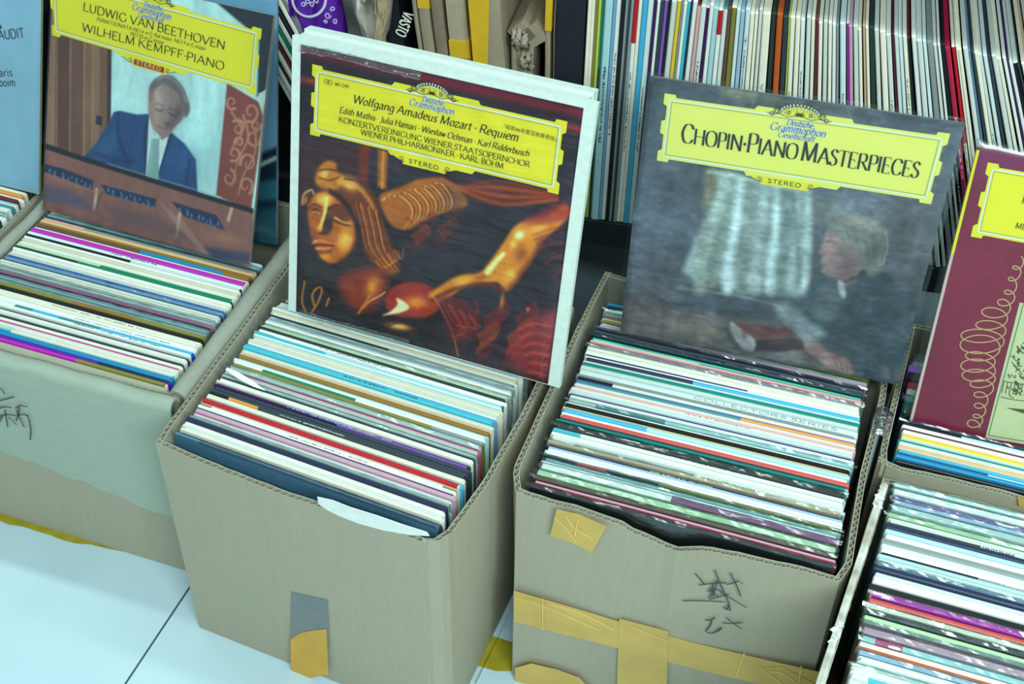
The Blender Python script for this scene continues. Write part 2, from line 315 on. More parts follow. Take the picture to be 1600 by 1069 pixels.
# ------------------------------------------------------------------ pen-stroke alphabet (cap height 1)
GL = {}
for ln in '''A .80|.05,0 .4,1|.4,1 .75,0|.17,.36 .63,.36
B .66|.12,0 .12,1|~.12,1 .38,1 .52,.9 .52,.64 .38,.54 .12,.54|~.12,.54 .42,.54 .58,.42 .58,.14 .42,0 .12,0
C .74|~.67,.76 .58,.94 .4,1 .2,.9 .08,.5 .2,.1 .4,0 .6,.06 .69,.22
D .80|.12,0 .12,1|~.12,1 .4,1 .62,.88 .72,.5 .62,.12 .4,0 .12,0
E .62|.12,0 .12,1|.12,1 .54,1|.12,.53 .45,.53|.12,0 .57,0
F .58|.12,0 .12,1|.12,1 .54,1|.12,.53 .45,.53
G .82|~.67,.78 .58,.94 .4,1 .2,.9 .08,.5 .2,.1 .4,0 .6,.04 .72,.14|.72,.42 .72,.1
H .82|.12,0 .12,1|.7,0 .7,1|.12,.52 .7,.52
I .30|.15,0 .15,1
J .36|~.22,1 .22,.15 .12,-.15 .0,-.2
K .74|.12,0 .12,1|.12,.42 .62,1|.28,.6 .7,0
L .60|.12,0 .12,1|.12,0 .56,0
M .98|.14,0 .17,1|.17,1 .48,.05|.48,.05 .8,1|.8,1 .84,0
N .85|.12,0 .12,1|.12,1 .72,0|.72,0 .72,1
O .84|~.42,1 .16,.88 .07,.5 .16,.12 .42,0 .68,.12 .77,.5 .68,.88 .42,1
P .62|.12,0 .12,1|~.12,1 .4,1 .55,.9 .55,.58 .4,.47 .12,.47
R .72|.12,0 .12,1|~.12,1 .4,1 .55,.9 .55,.6 .4,.5 .12,.5|.33,.5 .69,0
S .56|~.46,.82 .38,.96 .26,1 .12,.9 .1,.72 .26,.55 .42,.42 .47,.2 .38,.05 .24,0 .1,.06 .06,.2
T .68|.34,0 .34,1|.04,1 .64,1
U .78|.12,1 .12,.34|~.12,.34 .2,.06 .4,0 .58,.06 .66,.3|.66,.3 .66,1
V .76|.04,1 .38,0|.38,0 .72,1
W 1.05|.04,1 .28,0|.28,0 .53,1|.53,1 .77,0|.77,0 1.01,1
X .74|.05,1 .68,0|.05,0 .68,1
Y .72|.04,1 .36,.48|.36,.48 .68,1|.36,.48 .36,0
Z .66|.08,1 .58,1|.58,1 .06,0|.06,0 .6,0
a .50|~.1,.55 .2,.65 .32,.64 .38,.52 .38,.1 .46,0|~.38,.4 .2,.36 .08,.22 .1,.06 .2,0 .32,.06 .38,.16
b .52|.1,1.02 .1,0|~.1,.5 .24,.65 .38,.6 .46,.34 .38,.06 .24,0 .1,.1
c .44|~.4,.54 .3,.65 .18,.62 .07,.34 .16,.06 .28,0 .4,.1
d .54|.42,1.02 .42,0|~.42,.52 .28,.65 .14,.58 .06,.32 .14,.05 .26,0 .42,.14
e .46|~.08,.36 .4,.38 .36,.58 .24,.65 .12,.56 .06,.32 .14,.06 .26,0 .4,.1
f .32|~.36,.95 .26,1.02 .16,.9 .15,.6 .14,0|.03,.64 .3,.64
g .50|~.42,.52 .28,.65 .14,.58 .06,.34 .14,.1 .26,.06 .42,.18|~.42,.64 .42,-.1 .32,-.28 .16,-.3 .06,-.2
h .54|.1,1.02 .1,0|~.1,.48 .24,.65 .38,.62 .43,.45 .43,0
i .24|.12,.65 .12,0|.12,.86 .12,.92
j .24|~.14,.65 .14,-.1 .08,-.27 .0,-.28|.14,.86 .14,.92
k .50|.1,1.02 .1,0|.1,.25 .38,.65|.2,.38 .44,0
l .24|.12,1.02 .12,0
m .80|.1,.65 .1,0|~.1,.48 .22,.65 .34,.62 .39,.45 .39,0|~.39,.48 .52,.65 .64,.62 .69,.45 .69,0
n .54|.1,.65 .1,0|~.1,.48 .24,.65 .38,.62 .43,.45 .43,0
o .50|~.25,.65 .1,.54 .06,.32 .1,.1 .25,0 .4,.1 .44,.32 .4,.54 .25,.65
p .52|.1,.65 .1,-.3|~.1,.5 .24,.65 .38,.6 .46,.34 .38,.06 .24,0 .1,.1
q .54|.42,.65 .42,-.3|~.42,.52 .28,.65 .14,.58 .06,.32 .14,.05 .26,0 .42,.14
r .36|.1,.65 .1,0|~.1,.45 .2,.62 .34,.63
s .38|~.33,.55 .22,.65 .1,.56 .12,.4 .26,.3 .32,.15 .22,0 .06,.08
t .32|~.15,.85 .15,.15 .2,.02 .32,.05|.04,.64 .29,.64
u .54|~.1,.65 .1,.15 .2,0 .34,.05 .42,.18|.42,.65 .42,0
w .68|.04,.65 .18,0|.18,0 .34,.62|.34,.62 .48,0|.48,0 .64,.65
x .46|.04,.65 .42,0|.04,0 .42,.65
y .46|.04,.65 .23,.02|.42,.65 .15,-.3
z .42|.05,.64 .38,.64|.38,.64 .04,0|.04,0 .38,0
ł .26|.13,1.02 .13,0|.02,.45 .24,.62
ß .5|~.1,0 .1,.85 .25,1.02 .38,.85 .25,.58 .42,.3 .3,0 .18,.05
Ö .84|~.42,1 .16,.88 .07,.5 .16,.12 .42,0 .68,.12 .77,.5 .68,.88 .42,1|.3,1.14 .3,1.2|.54,1.14 .54,1.2
· .24|.12,.33 .12,.47
. .22|.1,.0 .1,.07
, .22|.12,.06 .06,-.14
- .36|.06,.34 .3,.34
0 .56|~.28,1 .12,.88 .08,.5 .12,.12 .28,0 .44,.12 .48,.5 .44,.88 .28,1
1 .40|.1,.84 .22,1|.22,1 .22,0
2 .54|~.1,.78 .16,.96 .3,1 .44,.86 .42,.62 .08,0|.08,0 .48,0
4 .56|.36,1 .06,.3|.06,.3 .5,.3|.38,.62 .38,0
7 .50|.06,1 .46,1|.46,1 .2,0
9 .54|~.46,.64 .34,.46 .18,.5 .08,.7 .16,.94 .3,1 .44,.9 .47,.62 .4,.2 .16,0'''.split('\n'):
    hd, *st = ln.split('|'); g, adv = hd.split(); ss = []
    for s in st:
        sm = s[0] == '~'; pts = [tuple(map(float, p.split(','))) for p in s.lstrip('~').split()]
        ss.append((sm, pts))
    GL[g] = (float(adv), ss)
def text_width(s, small=None, gap=.02, sp=.26): return sum(sp if c == ' ' else (GL[c.upper()][0]+gap)*small if small and c.islower() else GL[c][0]+gap for c in s)
def text(m, s, org, ex, ey, nz, width, cap, T=.16, t=.055, serif=.10, shear=0, nib=25, small=None, gap=.02, sp=.26):
    """letters as thin flat ribbons; org, ex, ey, nz: local frame; width in m along the baseline, cap height in m"""
    tw = text_width(s, small, gap, sp); sx = width/tw; x = 0
    def P(px, py, k): return np.asarray(org)+np.asarray(ex)*((x+px*k)*sx+py*k*shear*cap)+np.asarray(ey)*(py*k*cap)+np.asarray(nz)
    asp = sx/cap
    for c in s:
        if c == ' ': x += sp; continue
        k = 1.0
        if small and c.islower(): k = small; c = c.upper()
        adv, st = GL[c]
        for sm, pts in st:
            q = smooth(pts, 5) if sm else np.array(pts, float)
            if not sm: q = np.array([q[0]*(1-u)+q[-1]*u for u in (0, 1)]) if len(q) == 2 else q
            d = np.gradient(q, axis=0)*np.array([asp, 1]); ang = np.arctan2(d[:, 1], d[:, 0]); w = t+(T-t)*np.abs(np.sin(ang-R(nib)))**1.3
            if len(pts) == 2 and abs(pts[0][0]-pts[1][0]) < .01 and abs(pts[0][1]-pts[1][1]) < .1: w = w*0+max(T, .1)*1.1
            w = w/k**.35
            nrm = np.stack([-d[:, 1], d[:, 0]], 1); nrm /= (np.linalg.norm(nrm, axis=1)[:, None]+1e-9); nrm[:, 0] /= asp
            A = q+nrm*w[:, None]/2; B = q-nrm*w[:, None]/2
            m.grid(np.array([[P(*p, k) for p in A], [P(*p, k) for p in B]]))
            if serif:
                for e, dd in ((q[0], d[0]), (q[-1], d[-1])):
                    v = abs(dd[1])/(np.hypot(*dd)+1e-9)
                    if v > .75 and min(abs(e[1]), abs(e[1]-1), abs(e[1]-.65), abs(e[1]-1.02), abs(e[1]+.3)) < .02 and not (sm and len(pts) > 5):
                        hx = serif/asp; h0 = e[1]; up = 1 if h0 < .3 else -1
                        m.quad([P(e[0]-hx, h0, k), P(e[0]+hx, h0, k), P(e[0]+hx*.8, h0+up*t, k), P(e[0]-hx*.8, h0+up*t, k)])
                    elif v < .3 and len(pts) == 2 and abs(pts[0][0]-pts[1][0]) > .3 and e is not q[0] and c not in 'AH':
                        m.quad([P(e[0]-t/asp, h0_ := e[1], k), P(e[0], h0_, k), P(e[0], h0_+(.14 if h0_ < .5 else -.14), k), P(e[0]-t/asp, h0_+(.14 if h0_ < .5 else -.14), k)])
        x += (adv+gap)*k


# ------------------------------------------------------------------ records
CO = {'W': ((216, 240, 232), 'white'), 'W2': ((198, 232, 230), 'icy-white'), 'C': ((210, 225, 203), 'cream'), 'P': ((184, 211, 206), 'pale-grey'), 'A': ((160, 216, 218), 'pale-aqua'),
 'G': ((128, 150, 148), 'mid-grey'), 'PG': ((170, 216, 172), 'pale-green'), 'BK': ((22, 32, 36), 'black'), 'NV': ((30, 44, 78), 'navy'), 'ST': ((92, 132, 156), 'steel-blue'), 'SL': ((48, 66, 76), 'slate'),
 'DG': ((42, 62, 56), 'dark-green'), 'MG': ((176, 44, 180), 'magenta'), 'VI': ((84, 34, 160), 'violet'), 'CB': ((24, 134, 182), 'cerulean-blue'), 'TL': ((64, 184, 200), 'turquoise'), 'GN': ((24, 128, 88), 'green'),
 'TG': ((20, 136, 122), 'teal-green'), 'RD': ((178, 30, 44), 'bright-red'), 'BR': ((196, 84, 76), 'brick-red'), 'CR': ((172, 34, 74), 'crimson'), 'SK': ((64, 176, 218), 'sky-blue'), 'BU': ((34, 84, 190), 'royal-blue'),
 'MV': ((182, 160, 176), 'dusty-mauve'), 'RO': ((178, 84, 128), 'rose-pink'), 'PK': ((206, 168, 168), 'pale-pink'), 'PL': ((124, 78, 122), 'plum'), 'LV': ((124, 92, 184), 'lavender'), 'BV': ((74, 66, 200), 'blue-violet'),
 'OC': ((136, 110, 50), 'ochre'), 'OL': ((124, 130, 60), 'olive'), 'TN': ((186, 176, 146), 'tan'), 'OR': ((182, 92, 40), 'orange-brown'), 'YL': ((214, 196, 50), 'yellow'), 'LM': ((182, 206, 84), 'lime-green'),
 'MR': ((92, 42, 52), 'maroon'), 'BN': ((96, 78, 66), 'brown'), 'MT': ((70, 198, 162), 'mint-green'), 'PB': ((150, 190, 214), 'powder-blue'), 'TE': ((62, 134, 140), 'dull-teal'), 'DP': ((58, 28, 84), 'dark-purple'),
 'LB': ((110, 168, 206), 'light-blue'), 'YT': ((200, 186, 134), 'straw-yellow'), 'OG': ((206, 150, 70), 'orange'), 'CW': ((226, 238, 216), 'ivory'), 'PW': ((200, 224, 216), 'silver-grey')}
def cmat(k): return mat('sleeve '+CO[k][1], CO[k][0], .42, .06, 90, .05, spec=.4)
WHITEISH = ('W', 'W2', 'C', 'P', 'A', 'CW', 'PW')
def rounded(w, h, r=.0022):
    return [(-w/2, 0), (w/2, 0), (w/2, h-r), (w/2-.3*r, h-.3*r), (w/2-r, h), (-w/2+r, h), (-w/2+.3*r, h-.3*r), (-w/2, h-r)]
def prism(m, prof, y0, y1, mi=0):
    n = len(m.v); k = len(prof); m.v += [(x, y0, z) for x, z in prof]+[(x, y1, z) for x, z in prof]
    m.f += [tuple(range(n, n+k)), tuple(range(n+2*k-1, n+k-1, -1))]; m.m += [mi, mi]
    for i in range(k): j = (i+1) % k; m.f.append((n+j, n+i, n+k+i, n+k+j)); m.m.append(mi)
def record(segs, t, w=.315, h=.315, face=None, plastic=False, letter=False, opened=False, name='vinyl_record'):
    """one record in its jacket: jacket mesh, spine strip on the upper edge, optional film sleeve and spine lettering"""
    first = segs[0][0]; face = face or first; T0 = t
    if plastic: t -= .0013
    m = MB()
    if opened:                          # opening upward: two board edges with the paper inner sleeve between them
        b = min(.0011, t*.3); prism(m, rounded(w, h), -t/2, -t/2+b); prism(m, rounded(w, h), t/2-b, t/2)
        m.box((-w/2, -t/2+b, 0), (w/2, t/2-b, .01)); o = m.build(name, [cmat(face)])
        q = MB(); q.box((-w/2+.003, -t/2+b+.0002, .01), (w/2-.002, t/2-b-.0002, h-rnd.uniform(.0006, .003)))
        q.build('inner_sleeve', cmat(rnd.choice(['W', 'P', 'C', 'P'])), o)
    else:
        prism(m, rounded(w, h-.001), -t/2, t/2); o = m.build(name, [cmat(face)])
        q = MB(); ks = []; x = -w/2+.0012; prof = [(-t/2-.00003, -.004), (-t/2-.00003, -.0006), (-t*.30, .0003), (t*.30, .0003), (t/2+.00003, -.0006), (t/2+.00003, -.004)]
        for k, u in segs:
            x1 = -w/2+u*w-(.0012 if u == 1 else 0)
            if k not in ks: ks.append(k)
            q.grid([[(xx, y, h+z) for y, z in prof] for xx in (x, x1)], ks.index(k), True); x = x1
        for xx, fl in ((-w/2+.0012, True), (x, False)):
            f = [(xx, y, h+z) for y, z in prof]; q.quad(f if fl else f[::-1])
        q.build('spine', [cmat(k) for k in ks], o)
    if letter and len(letter) > 1:      # readable lettering: text, start, end, height fraction, colour
        q = MB(); tx, u0, u1, hf, ck = letter; text(q, tx, (-w/2+u0*w, -t*hf/2, 0), (1, 0, 0), (0, 1, 0), (0, 0, h+.0006), (u1-u0)*w, t*hf, T=.15, t=.08, serif=0)
        q.build('spine_lettering', BLACK if ck == 'K' else INK if ck == 'G' else cmat(ck), o)
    elif letter:
        q = MB(); lum = sum(CO[first][0])/3; u0 = rnd.uniform(.25, .5); u1 = u0+rnd.uniform(.2, .42); x = -w/2+u0*w; hh = t*.5
        while x < -w/2+u1*w:
            d = rnd.uniform(.0007, .0022)
            if rnd.random() < .86:
                a = rnd.uniform(-.9, -.2)*hh/2; b = rnd.uniform(.2, .9)*hh/2; q.quad([(x, a, h+.00045), (x+d, a, h+.00045), (x+d, b, h+.00045), (x, b, h+.00045)])
            x += d+.0009
        q.build('spine_lettering', BLACK if lum > 110 else cmat('W'), o)
    if plastic:
        q = MB(); n = 56; xs_ = np.linspace(-w/2-.0035, w/2+.0035, n); pr = [(-t/2-.0003, -.05), (-t/2-.0005, -.012), (-t/2-.0003, .0012), (0, .0030), (t/2+.0003, .0012), (t/2+.0005, -.012)]
        nz = np.array([[rnd.gauss(0, 1) for _ in pr] for _ in xs_]); nz[1:-1] = (nz[:-2]+nz[1:-1]*2+nz[2:])/4
        q.grid([[(x+rnd.uniform(-.0006, .0006), y, h+z+(.0007*nz[i, j] if j in (2, 3, 4) else 0)) for j, (y, z) in enumerate(pr)] for i, x in enumerate(xs_)], 0, True)
        q.build('plastic_sleeve', CRINKLE, o)
    return o
def lettered(fl):
    for f in fl:
        if f[0] == '$': a = f[1:].split('/'); return (a[0], float(a[1]), float(a[2]), float(a[3]), a[4])
    return '~' if '~' in fl else ''
def parse(s):
    out = []
    for tok in s.split():
        fl = set(); w = 1.0
        if '$' in tok: tok, tx = tok.split('$'); fl.add('$'+tx.replace('_', ' '))
        while tok[-1] in '^~=': fl.add(tok[-1]); tok = tok[:-1]
        if ':' in tok: tok, w = tok.split(':'); w = float(w)
        pr = tok.split('@'); segs = []
        for i in range(0, len(pr), 2): segs.append((pr[i], float(pr[i+1]) if i+1 < len(pr) else 1.0))
        out.append((segs, w, fl))
    return out
ORD = ['', 'directly', 'second', 'third', 'fourth', 'fifth', 'sixth', 'seventh', 'eighth', 'ninth', 'tenth', 'eleventh', 'twelfth', 'thirteenth', 'fourteenth']
def labels(items, where, aft, fore):
    d = []
    for segs, w, fl in items:
        ks = [CO[s[0]][1] for s in segs]; u = list(dict.fromkeys(ks)); s = u[0]+(' and '+u[1] if len(u) > 1 else '')
        d.append(s)
    out = []
    for i, s in enumerate(d):
        if d.count(s) == 1: out.append('%s record %s' % (s+('-edged' if ' and ' not in s else ''), where)); continue
        j = min((k for k in range(len(d)) if d.count(d[k]) == 1), key=lambda k: (abs(k-i)+(3 if ' and ' in d[k] else 0), k)); n = abs(i-j)
        out.append('%s record, %s %s the %s one %s' % (s, ORD[n], aft if i > j else fore, d[j], where))
    return out
def row(spec, Sp, Ep, yaw, z0, where, group, tilt=0.4, xj=.0022, hj=.0022, w=.315, h=.315):
    items = parse(spec); lab = labels(items, where, 'behind', 'in front of'); tot = sum(w_ for _, w_, _ in items)
    Sp = np.array(Sp); Ep = np.array(Ep); L = np.linalg.norm(Ep-Sp); a = 0
    for (segs, wt, fl), lb in zip(items, lab):
        t = wt/tot*L; f = (a+t/2)/tot*tot/L; a += t; c = Sp+(Ep-Sp)*f; ya = R(np.interp(f, *yaw))
        opened = ('=' in fl) or (len(segs) == 1 and segs[0][0] in WHITEISH and not lettered(fl) and rnd.random() < .45)
        o = record(segs, t*.91, w=w+rnd.uniform(-.0015, .0015), h=h+rnd.uniform(-hj, hj)+(.0028 if segs[0][0] in ('MG', 'RD', 'TL', 'CB') else 0), plastic='^' in fl, letter=lettered(fl), opened=opened,
                   face='C' if segs[0][0] in ('MG', 'YL', 'RD', 'TN') else None)
        ti = R(tilt); hh = .33-z0
        jx = rnd.uniform(-xj, xj); o.location = (c[0]+jx*math.cos(ya), c[1]+jx*math.sin(ya)-math.sin(ti)*hh, z0); o.rotation_euler = (-ti, 0, ya)
        put(o, lb, 'record', group)

row("LB@.1@ST:1.1^ NV:1.1 C:.9 W:.9 W:.9 W:.8 C:.8 NV:1.3 P:1.1^ W2:1.5 RO@.2@MV:.5 MV:1.4 NV@.6@DP:.9 W:1.2~ OL@.05@W@.95@OL:.6 RD:1.3 SK:1.5 C:1.7 BK@.08@OG@.2@SL:1.1~ SL:1.5 SL:1.2 DP@.5@LV:.5 NV@.32@BU@.55@NV:1.4~ C:.7 W:1.2 DG:.5 P:1.6^ P:1.1 RO:1.1 P:2.4^ OL@.8@G:1.1 W@.12@GN@.5@W:1.1 W2:1.1 A:.5 OC:1.5 TN:.7 C:1.2 W:1.2 TL:1.9~ LB:.5 W2:1.2 C:1.0 W:1.0 C:.9 A:.6 W2:.7 TL@.3@A:.5 MR@.08@W@.3@MG@.5@W:.9~ W:1.5~ DG:.4 PG:.9 P:1.6^ C:1.1 PB:1.0$1007/.93/.985/.6/K P:1.1^ W:.8 DG@.5@G:.6 W:.9 C:.8 YT:.5 W2:1 C:.9 P:1 W:1",
    (-.505, .8168), (-.5005, 1.058), ([0, 1], [-4.7, -2.9]), .0135, "in the statue cover's box", 'records in the box under the gilded statue cover')
row("P:1^ BR:1.6 CB:1.3 C:.8 SL:1.2 BK:1.4",
    (-.497, 1.064), (-.500, 1.110), ([0, 1], [-2.9, -2]), .0115, "behind the statue cover", 'records behind the gilded statue cover')
row("BK:1.8^ CR:.8 MV:.8 BN:1.5^ PG:2.4^ W@.45@PL:2.3^ W2:.8 A:.9^ DG@.12@BR@.22@DG@.4@OL:.9^ W:.8 W2:.8 W:.9 PB:.5 NV:.7~ TN:1.5^ W2@.08@TE@.5@W:1.1~ W:.9 C:1.1 TL@.1@W:.5~ W:1.2 BK:2.2^ TG:.5 A:.8 SL:.8 BR:1.3 W:.7 SK@.3@A:1.3 YT:1.0 BK:.5 W:1.0 P@.1@TE@.35@A:1.4^ W:.9 LV:.7 NV:.6 W2:1.4 C:.8~ PK:.9 W:.6 TE@.6@OG:1.1 BV:.8 BK@.13@C:1.5~ G:.6~ W2:2.2$COLLECTORS_SERIES/.42/.93/.5/G P:1.1 TG:1.8 W:.5 NV@.4@SK:1.2 W:.5 BK@.1@NV@.6@C:1.0 W:1.5 C:.8 P:.8^ MV:1.3^ PK:.6 C@.4@BN:.8 MT:1.2 NV:1.2^ SL:.9",
    (-.121, .8880), (-.128, 1.152), ([0, .8, 1], [0, 1.5, .6]), .0125, "in the boy cover's box", 'records in the box under the dark painted cover')
row("NV:1.1^ MV:.8 W2:1.2^ OL:1 C:1 OC:1 G:.8 TE:1 W:1.3^ BK:.8 CB:.8",
    (-.128, 1.156), (-.128, 1.205), ([0, 1], [.6, 1]), .0125, "behind the boy cover", 'records behind the dark painted cover')
row("MG@.62@OL:1.1 VI@.7@NV:1.5 CB:1.7 TL@.3@C:.6 PG@.3@C:1.4 W:1.1 RO:.6 C:1.2 W:.8 DG:.9 W:1.0 C:.8 NV:.7 G:.6 W:1.1~ BU@.12@W@.22@TE@.3@SK@.42@TE@.6@SK:1.5 W:1.0~ W:.9 C:1.1 W:1.0~ C:1.0 BK:1.1 OL@.42@OC@.7@OL:1.3 P:1.1^ A:1.0^ P:1.2^ NV:.7 RO:1.3 W2:1.1^ P:1.3^ C:1.0 P:1.1 SL:.8 LB:2.2^ BU:.4 P:1.2 C:1.6 W:1.1 DG@.3@GN:.8 PG@.4@GN:1.2 W:1.0 C:1.4 C:1.2 W:.9 BK@.5@P:1.0 W2:1.5~ MG:2.0 C:1.3 BN@.5@CB@.88@OC:1.4 OC:1.1 YT:1.8 PK@.2@G:.8 SL:1.0^ A:1.9^ W2:1.8",
    (-.8668, .896), (-.870, 1.136), ([0, 1], [-.6, -1.2]), .0095, "in the pianist cover's box", 'records in the box under the pianist cover', xj=.0006, w=.3105)
row("G:1 BU@.35@W:1.2 C:.8 NV:.7 C:1.1 SK:2.1^ P:1.0 W@.05@TL@.4@W:1.3~ W:.9 P:1.1^ W2:1.1 PB:1.2^ OR:.6 C:.9 A@.04@RO@.12@A:1.4^ MV:1.7^ G:.8^ PG:1.2 SL:1.0^ C:1.2^ BR@.5@ST:.8 MG@.45@TE:1.2^ OL:.4 BK:1.6 W:1.6 W2:1.0 NV:.8 ST:1.0^ P:.9 A:.7 BK@.3@G:.5~ W:1.1 W2:.9 G:1.1 W:1.1 A:.8 NV:1.0 DG@.4@P:.7~ W:1.2 PG:1.2^ W2:1.4^ PB:1.1^ LV@.5@PB:1.0^ W:1.6^ A:1.2^",
    (.2275, .716), (.2375, 1.026), ([0, 1], [-.5, 0]), .0125, 'in the torn rimmed box', 'records in the right front box')
row("BK@.55@BK:1 CB:1.3 NV@.3@W:1.0~ SK@.5@C:.8 YT@.55@OG:1.6 W:.8 TG:1.4 W2:.6 YL:1.3 W:1.0 MR:.8 W:1.1 BK@.2@A:1.3~ NV@.5@TE:1.0^",
    (.2335, 1.062), (.2335, 1.128), ([0, 1], [0, 0]), .0105, "in the crimson cover's box", 'records in the box under the crimson cover')
row("TE:1.2^ W2:1.2 CR:1.1 BK:1.3 LV:1.2 G:1.2^ SL:1.3", (.2300, 1.160), (.2300, 1.252), ([0, 1], [1, 2]), .0105, "behind the crimson cover", 'records behind the crimson cover', tilt=-.5)
row("CR:1.2 C:1.2^ BU:1 PG:1.2 SL:1 W:1.4 P:1^ W2:1.2 TE:.9 A:1.1 MR:1.1 W:.8 OG:1 C:.9", (-1.2315, 1.062), (-1.2330, 1.163), ([0, 1], [-1, -1.5]), .0095, 'in the far-left box', 'records in the far-left box')
# inner sleeves sticking out of their jackets
def slip(key, pts, k):
    o = next((x for x in COL.objects if x.get('label', '').startswith(key) and 'statue' in x.get('label', '')), None)
    if o is None: return
    M = Matrix.Translation(o.location) @ o.rotation_euler.to_matrix().to_4x4()
    inv = M.inverted(); m = MB(); P = [atz(x, y, z) for x, y, z in pts]; n = len(P)//2
    for i in range(n-1):
        a, b_, c_, d = P[i], P[i+1], P[n+i+1], P[n+i]; m.quad([tuple(inv @ Vector(q)) for q in (a, b_, c_, d)])
    m.build('inner_sleeve', cmat(k), o)
slip('white and green', [(355, 574, .337), (375, 583, .336), (398, 597, .334), (415, 610, .330), (352, 578, .3345), (372, 592, .334), (395, 604, .3335), (415, 611, .333)], 'W')
# ------------------------------------------------------------------ propped album covers
class Cover:
    def __init__(s, name, label, pose, w=.315, h=.315, th=.004, edge=(150, 150, 145), body=None):
        x, y, z, ya, le = pose[0], pose[1], pose[2], R(pose[3]), R(pose[4])
        s.a = np.array([math.cos(ya), math.sin(ya), 0]); nn = np.array([-math.sin(ya), math.cos(ya), 0])
        s.b = np.array([0, 0, 1])*math.cos(le)+nn*math.sin(le); ro = R(pose[5]) if len(pose) > 5 else 0; s.a, s.b = s.a*math.cos(ro)+s.b*math.sin(ro), s.b*math.cos(ro)-s.a*math.sin(ro); s.n = np.cross(s.a, s.b); s.o = np.array([x, y, z]); s.w, s.h = w, h
        m = MB()
        if body: body(m)
        else:
            pr = [(0.001, 0), (w-.001, 0), (w, .001), (w, h-.001), (w-.001, h), (.001, h), (0, h-.001), (0, .001)]
            n = len(m.v); k = 8; m.v += [(px, py, -.0001) for px, py in pr]+[(px, py, -th) for px, py in pr]; m.f += [tuple(range(k)), tuple(range(2*k-1, k-1, -1))]; m.m += [0, 0]
            for i in range(k): j = (i+1) % k; m.f.append((j, i, k+i, k+j)); m.m.append(0)
        s.root = m.build(name, mat(name+' board '+str(edge), edge, .6, .1, 120)); put(s.root, label, 'record')
        M = Matrix([[s.a[0], s.b[0], s.n[0], x], [s.a[1], s.b[1], s.n[1], y], [s.a[2], s.b[2], s.n[2], z], [0, 0, 0, 1]]); s.root.matrix_world = M
    def loc(s, px, py):                 # pixel measured on the photograph -> (x, y) on the cover
        d = onplane(px, py, s.o, s.n)-s.o; return np.array([d@s.a, d@s.b])
    def canvas(s, N=280):
        s.N = N; U, V = np.meshgrid(np.linspace(0, 1, N), np.linspace(0, 1, N)); s.U, s.V = U, V
        P = s.o+U[..., None]*s.w*s.a+V[..., None]*s.h*s.b; q = proj(P); s.X, s.Y = q[..., 0], q[..., 1]; s.img = np.zeros((N, N, 3))
    def mix(s, al, c): s.img = s.img*(1-al[..., None])+np.asarray(c, float)*al[..., None]
    def dist(s, pts):
        D = np.full(s.X.shape, 1e9); T = np.zeros_like(D); n = len(pts)-1
        for i, ((x0, y0), (x1, y1)) in enumerate(zip(pts[:-1], pts[1:])):
            dx, dy = x1-x0, y1-y0; t = np.clip(((s.X-x0)*dx+(s.Y-y0)*dy)/(dx*dx+dy*dy+1e-9), 0, 1); d = np.hypot(s.X-x0-t*dx, s.Y-y0-t*dy)
            T = np.where(d < D, (i+t)/n, T); D = np.minimum(D, d)
        return D, T
    def poly(s, pts, c, soft=1.5, a=1, sm=False):
        if sm: pts = [tuple(p) for p in smooth(pts, 6, True)]
        ins = np.zeros(s.X.shape, bool); n = len(pts)
        for i in range(n):
            (x0, y0), (x1, y1) = pts[i], pts[(i+1) % n]
            if y0 != y1: ins ^= ((y0 > s.Y) != (y1 > s.Y)) & (s.X < (x1-x0)*(s.Y-y0)/(y1-y0)+x0)
        D, _ = s.dist(list(pts)+[pts[0]]); s.mix(np.clip(.5+np.where(ins, D, -D)/(2*soft), 0, 1)*a, c)
    def line(s, pts, w, c, soft=1.2, a=1, w1=None, sm=True):
        pts = [tuple(p) for p in (smooth(pts, 6) if sm and len(pts) > 2 else pts)]; D, T = s.dist(pts); ww = w if w1 is None else w+(w1-w)*T
        s.mix(np.clip((ww/2-D)/(2*soft)+.5, 0, 1)*a, c)
    def blob(s, x, y, rx, ry, rot, c, a=1, p=2):
        k = R(rot); dx, dy = s.X-x, s.Y-y; u = (dx*math.cos(k)+dy*math.sin(k))/rx; v = (-dx*math.sin(k)+dy*math.cos(k))/ry; s.mix(a*np.exp(-(u*u+v*v)**(p/2)), c)
    def noise(s, fx, fy, amt, seed=1):
        r = np.random.RandomState(seed); out = np.zeros(s.X.shape); amp = 1
        for o in range(3):
            gx, gy = int(fx*2**o)+2, int(fy*2**o)+2; g = r.rand(gy, gx); x = s.U*(gx-1.001); y = s.V*(gy-1.001); i, j = x.astype(int), y.astype(int); fx_, fy_ = x-i, y-j
            fx_, fy_ = fx_*fx_*(3-2*fx_), fy_*fy_*(3-2*fy_); i1 = np.minimum(i+1, gx-1); j1 = np.minimum(j+1, gy-1)
            out += amp*((g[j, i]*(1-fx_)+g[j, i1]*fx_)*(1-fy_)+(g[j1, i]*(1-fx_)+g[j1, i1]*fx_)*fy_-.5); amp *= .5
        s.img = s.img*(1+amt*out[..., None])
    def picture(s, rough=.35, name='picture'):
        N = s.N; m = MB(); m.grid(np.stack([s.U*s.w, s.V*s.h, np.full((N, N), .0002)], -1)); o = m.build(name, [], s.root); me = o.data
        c = np.clip(s.img/255, 0, 1); c = np.where(c <= .04045, c/12.92, ((c+.055)/1.055)**2.4)/np.array(TINT); c = np.minimum(c, .93)
        at = me.color_attributes.new('print', 'FLOAT_COLOR', 'POINT'); at.data.foreach_set('color', np.concatenate([c.reshape(-1, 3), np.ones((N*N, 1))], 1).ravel().astype(np.float32))
        mt = bpy.data.materials.new('printed picture'); mt.use_nodes = True; nt = mt.node_tree; b = nt.nodes['Principled BSDF']; at = nt.nodes.new('ShaderNodeAttribute'); at.attribute_name = 'print'
